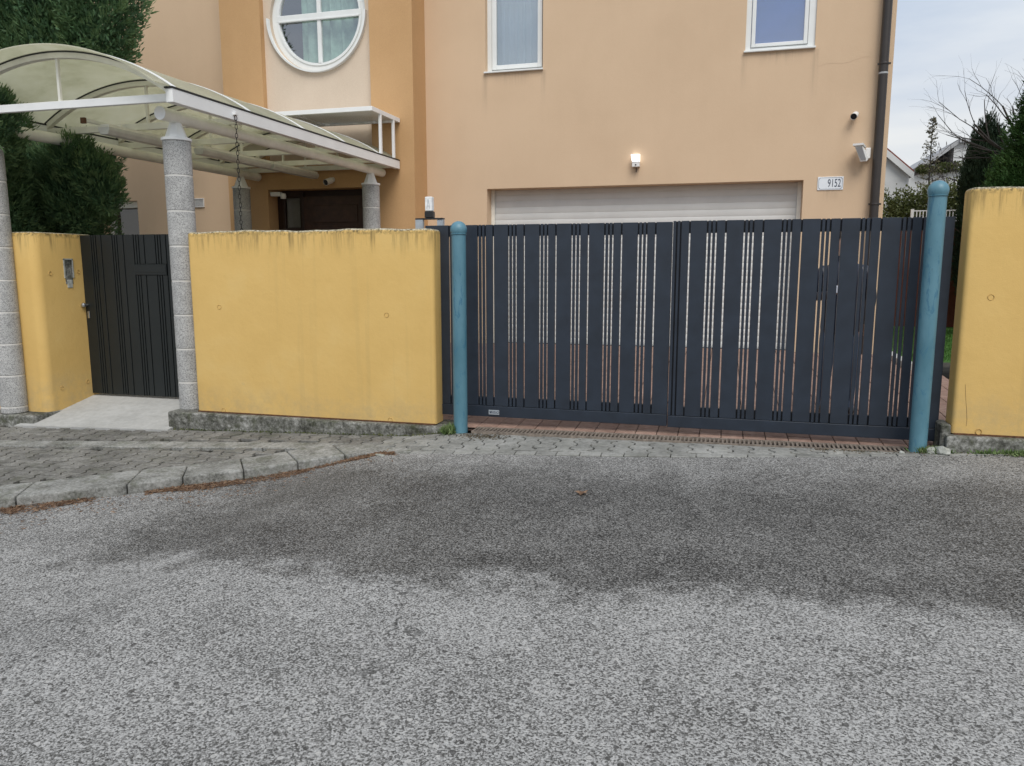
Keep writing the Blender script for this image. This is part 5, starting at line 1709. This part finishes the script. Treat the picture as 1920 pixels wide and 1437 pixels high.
# ------------------------------------------------------------------ person behind the gate
def skin_person(label, ox, oy, oz, s, face_y=-1):
    J = {  # x, y(front = -), z at 1.80 m tall ; radii
        'pelvis': (0, 0, .95, .145, .115), 'belly': (0, -.01, 1.10, .150, .120), 'chest': (0, -.01, 1.32, .175, .130), 'neckb': (0, .01, 1.47, .085, .08), 'neck': (0, -.005, 1.54, .058, .06),
        'headb': (0, -.02, 1.60, .072, .085), 'headm': (0, -.015, 1.68, .078, .098), 'headt': (0, -.005, 1.765, .055, .07),
        'shL': (-.19, 0, 1.43, .075, .08), 'elL': (-.255, .02, 1.15, .058, .06), 'wrL': (-.13, -.22, 1.19, .038, .036), 'haL': (-.085, -.285, 1.225, .036, .022),
        'shR': (.19, 0, 1.43, .075, .08), 'elR': (.265, .03, 1.15, .058, .06), 'wrR': (.235, -.02, .92, .038, .036), 'haR': (.225, -.04, .83, .036, .022),
        'hiL': (-.10, 0, .88, .105, .11), 'knL': (-.115, -.015, .50, .068, .072), 'anL': (-.12, .015, .09, .050, .052), 'toL': (-.13, -.15, .035, .042, .032),
        'hiR': (.10, 0, .88, .105, .11), 'knR': (.115, -.015, .50, .068, .072), 'anR': (.12, .015, .09, .050, .052), 'toR': (.13, -.15, .035, .042, .032)}
    E_ = [('pelvis', 'belly'), ('belly', 'chest'), ('chest', 'neckb'), ('neckb', 'neck'), ('neck', 'headb'), ('headb', 'headm'), ('headm', 'headt'),
          ('chest', 'shL'), ('shL', 'elL'), ('elL', 'wrL'), ('wrL', 'haL'), ('chest', 'shR'), ('shR', 'elR'), ('elR', 'wrR'), ('wrR', 'haR'),
          ('pelvis', 'hiL'), ('hiL', 'knL'), ('knL', 'anL'), ('anL', 'toL'), ('pelvis', 'hiR'), ('hiR', 'knR'), ('knR', 'anR'), ('anR', 'toR')]
    names = list(J)
    vs_ = [(J[k][0], J[k][1], J[k][2]) for k in names]
    rad = [(J[k][3], J[k][4]) for k in names]
    es_ = [(names.index(a), names.index(b_)) for a, b_ in E_]
    for side, hx, hy, hz, dx in (('haL', -.085, -.285, 1.225, (.25, -.8, .5)), ('haR', .225, -.04, .83, (-.02, -.12, -1))):
        root = names.index(side)
        d = Vector(dx).normalized()
        lat = Vector((0, .35, -.9)) if side == 'haL' else Vector((0, -1, .1))
        for f_ in range(5):
            ln = (.05, .075, .082, .076, .06)[f_]
            o_ = lat * ((f_ - 2) * .018)
            if f_ == 0:
                o_ = lat * -.036; dd = (d * .6 - lat * .7).normalized()
            else:
                dd = d
            a = Vector((hx, hy, hz)) + o_ * .8 + dd * .03
            b_ = a + dd * ln * .55
            c_ = b_ + (dd + Vector((.3, .15, -.1 if side == 'haL' else .1))).normalized() * ln * .45
            i0 = len(vs_)
            vs_ += [tuple(a), tuple(b_), tuple(c_)]; rad += [(.0095, .0095), (.009, .009), (.0075, .0075)]
            names += ['f', 'f', 'f']
            es_ += [(root, i0), (i0, i0 + 1), (i0 + 1, i0 + 2)]
    me = bpy.data.meshes.new('person')
    me.from_pydata(vs_, es_, [])
    ob = bpy.data.objects.new('person_src', me); COL.objects.link(ob)
    md = ob.modifiers.new('skin', 'SKIN'); md.use_smooth_shade = True; md.branch_smoothing = 0.5
    for i, sv in enumerate(me.skin_vertices[0].data):
        sv.radius = rad[i]; sv.use_root = (i == 0)
    sb = ob.modifiers.new('sub', 'SUBSURF'); sb.levels = 2; sb.render_levels = 2
    dg = bpy.context.evaluated_depsgraph_get()
    me2 = bpy.data.meshes.new_from_object(ob.evaluated_get(dg))
    bpy.data.objects.remove(ob)
    me2.materials.clear()
    for k in ('jacket', 'jeans', 'skin', 'shoe'):
        me2.materials.append(M[k])
    for p in me2.polygons:
        c = p.center
        if c.z > 1.515 or (abs(c.x) < .14 and c.y < -.235) or (c.z < .895 and c.x > .165 and c.z > .6):
            i = 2
        elif c.z > .90 or (c.x > .17 and c.z > .6):
            i = 0
        elif c.z > .085:
            i = 1
        else:
            i = 3
        p.material_index = i; p.use_smooth = True
    t = thing('person', label, 'person', (ox, oy, oz))
    b_ = link('body', me2, t); b_.matrix_parent_inverse = Matrix()
    # jacket shell, hair, facial features as children
    mb = MB()
    prof = [(.175, .135, .80), (.185, .15, .86), (.178, .145, 1.0), (.185, .15, 1.12), (.2, .155, 1.28), (.205, .15, 1.38), (.16, .12, 1.46), (.09, .09, 1.50), (.085, .088, 1.555)]
    n = 28; vv = []; ff = []
    for k, (rx, ry, z) in enumerate(prof):
        for i in range(n):
            a = 2 * math.pi * i / n
            pf = 1 + .02 * math.sin(z * 90)
            vv.append((rx * pf * math.cos(a), ry * pf * math.sin(a), z))
    for k in range(len(prof) - 1):
        for i in range(n):
            ff.append((k * n + i, k * n + (i + 1) % n, (k + 1) * n + (i + 1) % n, (k + 1) * n + i))
    mb.add(vv, ff); o = mb.build('jacket', 'jacket', t, smooth=True); o.matrix_parent_inverse = Matrix()
    mb = MB(); vv = []; ff = []; n = 18
    for k in range(9):
        ph = math.radians(-15 + 105 * k / 8)
        for i in range(n):
            a = 2 * math.pi * i / n
            r = math.cos(ph)
            yy = .105 * r * math.sin(a)
            vv.append((.088 * r * math.cos(a), yy + .005, 1.705 + .092 * math.sin(ph) + (.05 if yy < -.03 and k < 5 else 0)))
    for k in range(8):
        for i in range(n):
            ff.append((k * n + i, k * n + (i + 1) % n, (k + 1) * n + (i + 1) % n, (k + 1) * n + i))
    mb.add(vv, ff); o = mb.build('hair', 'hair', t, smooth=True); o.matrix_parent_inverse = Matrix()
    mb = MB(); mb.add([(-.013, -.108, 1.665), (.013, -.108, 1.665), (0, -.138, 1.66), (0, -.108, 1.705), (0, -.108, 1.652)], [(0, 2, 3), (2, 1, 3), (0, 4, 2), (4, 1, 2)]); o = mb.build('nose', 'skin', t); o.matrix_parent_inverse = Matrix()
    for sx_ in (-.032, .032):
        mb = MB(); mb.lathe([(.002, -.008), (.010, -.004), (.012, 0), (.010, .004), (.002, .008)], 10, (sx_, -.104, 1.698)); o = mb.build('eye', 'hair', t); o.matrix_parent_inverse = Matrix()
        mb = MB(); mb.lathe([(.004, -.03), (.016, -.015), (.018, .01), (.01, .03)], 8, (sx_ * 2.6, .0, 1.68)); o = mb.build('ear', 'skin', t); o.matrix_parent_inverse = Matrix()
    mb = MB(); mb.box(-.024, .024, -.112, -.1, 1.622, 1.632); o = mb.build('mouth', simple('lip', (.28, .11, .09), .5), t, .003); o.matrix_parent_inverse = Matrix()
    t.scale = (s, s, s)
    return t
skin_person('person in dark padded jacket and jeans standing behind the right gate leaf', 1.09, 8.15, 0.145, 1.0)
PH = thing('mobile_phone', 'pale phone held up by the person behind the gate', 'phone', (1.015, 7.82, 1.40))
mb = MB(); mb.box(.955, 1.065, 7.80, 7.81, 1.35, 1.42); mb.build('case', 'paper', PH, .004, 2)

# ------------------------------------------------------------------ litter, weeds, rubble
rng = np.random.default_rng(77)
def litter_pts(a, b_, n, wid, off):
    t = np.clip(np.where(rng.uniform(0, 1, n) < .45, rng.uniform(0, 1, n), rng.choice(rng.uniform(0, 1, 9), n) + rng.normal(0, .05, n)), 0, 1)
    x = a[0] + (b_[0] - a[0]) * t; y = np.array([interp(KO, xx) for xx in x])
    dx, dy = .6, -.8
    o_ = off + np.abs(rng.normal(0, wid, n)) * 0 + rng.uniform(0, 1, n) ** 1.3 * wid * 2.2 * (0.75 + 0.35 * np.sin(x * 9) * np.sin(x * 4.1))
    x2, y2 = x + dx * o_, y + dy * o_
    z = np.array([road_z(xx, yy) for xx, yy in zip(x2, y2)]) + rng.uniform(.001, .016, n)
    return np.stack([x2, y2, z], 1)
p1 = litter_pts((-5.25, 0), (-4.70, 0), 1300, .085, .0)
p2 = litter_pts((-4.40, 0), (-2.80, 0), 4600, .075, .0)
p3 = litter_pts((-5.3, 0), (-2.75, 0), 700, .3, .0)
pp = np.concatenate([p1, p2, p3])
np_mesh('needle_litter', leaves(pp, np.stack([rng.normal(0, 1, len(pp)), rng.normal(0, 1, len(pp)), rng.normal(0, .12, len(pp))], 1), .034, .007, rng, .1), 4, 'litter', None, kind='stuff', label='brown dry needles gathered in the gutter along the kerb', category='litter')

def weeds(name, label, xs, ys, zf, n, L, W, mat='weed', up=1.0):
    x = rng.normal(xs[0], xs[1], n); y = rng.normal(ys[0], ys[1], n)
    z = np.array([zf(a, b_) for a, b_ in zip(x, y)])
    return np_mesh(name, leaves(np.stack([x, y, z], 1), np.tile([[0, -.15, up]], (n, 1)), L, W, rng, .6), 4, mat, None, kind='stuff', label=label, category='weeds')
weeds('weed_tuft', 'pale green weeds between the wall plinth and the left blue post', (-2.47, .035), (6.70, .025), lambda a, b_: gz(a, b_) - .005, 420, .085, .016)
weeds('weed_tuft', 'small weeds around the foot of the right blue post', (1.63, .045), (6.68, .02), lambda a, b_: gz(a, b_) - .005, 300, .06, .014)
n = 2600
x = rng.uniform(1.75, 3.4, n); y = 6.70 - np.abs(rng.normal(0, .03, n))
zz = np.array([gz(a, b_) for a, b_ in zip(x, y)])
keep = (np.sin(x * 9) + np.sin(x * 23) * .6 + rng.normal(0, .5, n)) > -.3
P_ = np.stack([x, y, zz - .004], 1)[keep]
np_mesh('weed_strip', leaves(P_, np.tile([[0, -.3, .7]], (len(P_), 1)), .045, .014, rng, .8), 4, 'weed', None, kind='stuff', label='mossy weeds along the foot of the right wall plinth', category='weeds')
n = 900
x = rng.uniform(-5.6, -2.5, n); y = 6.715 - np.abs(rng.normal(0, .012, n))
P_ = np.stack([x, y, np.array([gz(a, b_) for a, b_ in zip(x, y)]) - .004], 1)
np_mesh('moss_strip', leaves(P_, np.tile([[0, -.4, .6]], (n, 1)), .022, .010, rng, .8), 4, 'hedge', None, kind='stuff', label='dark moss along the foot of the middle wall plinth', category='moss')
# dry debris around the left post and on the damaged paving near the right post
n = 900
x = np.concatenate([rng.normal(-2.15, .13, n // 2), rng.uniform(.7, 2.6, n // 2)]); y = np.concatenate([rng.normal(6.62, .04, n // 2), rng.normal(6.66, .04, n // 2)])
P_ = np.stack([x, y, np.array([gz(a, b_) for a, b_ in zip(x, y)]) + .002], 1)
np_mesh('dry_debris', leaves(P_, np.stack([rng.normal(0, 1, n), rng.normal(0, 1, n), rng.normal(0, .1, n)], 1), .022, .010, rng, .1), 4, 'soil', None, kind='stuff', label='dry soil crumbs beside the drain in front of the gate', category='debris')

def rock(name, label, c, r, seed, mat='rubble', cat='rubble'):
    rg = random.Random(seed)
    bm = bmesh.new()
    bmesh.ops.create_icosphere(bm, subdivisions=2, radius=1)
    for v in bm.verts:
        k = 1 + rg.uniform(-.18, .18)
        v.co = Vector((v.co.x * r[0] * k, v.co.y * r[1] * k, max(-.3, v.co.z) * r[2] * k))
    me = bpy.data.meshes.new(name); bm.to_mesh(me); bm.free()
    me.materials.append(M[mat])
    o = link(name, me, None, c, (0, 0, rg.uniform(0, 3)), label=label, category=cat)
    return o
rock('concrete_chunk', 'pale lump of broken concrete at the foot of the right wall', (1.70, 6.655, .14), (.075, .05, .05), 3)
rock('concrete_chunk', 'small broken concrete piece beside the right blue post', (1.62, 6.66, .135), (.04, .035, .04), 5)
rock('concrete_chunk', 'tiny pale stone lying left of the right blue post', (1.40, 6.62, .118), (.022, .02, .018), 6)
rock('broken_kerb_chip', 'flat grey concrete chip lying in the gutter by the kerb end', (-2.86, 6.0, road_z(-2.86, 6.0) + .004), (.07, .035, .012), 9)
# fallen leaf
mb = MB()
lx, ly = -0.93, 5.17
lz = road_z(lx, ly) + .008
pts = [(0, -.05), (.018, -.02), (.05, -.015), (.028, .008), (.04, .04), (.008, .028), (0, .055), (-.012, .026), (-.042, .035), (-.026, .006), (-.05, -.012), (-.016, -.02)]
vs_ = [(lx, ly, lz + .01)] + [(lx + a, ly + b_, lz + .012 * abs(a) / .05 + .006 * math.sin(k * 2)) for k, (a, b_) in enumerate(pts)]
mb.add(vs_, [(0, i + 1, (i + 1) % 12 + 1) for i in range(12)])
mb.build('fallen_leaf', 'litter', None, label='single brown fallen leaf on the damp asphalt', category='leaf')
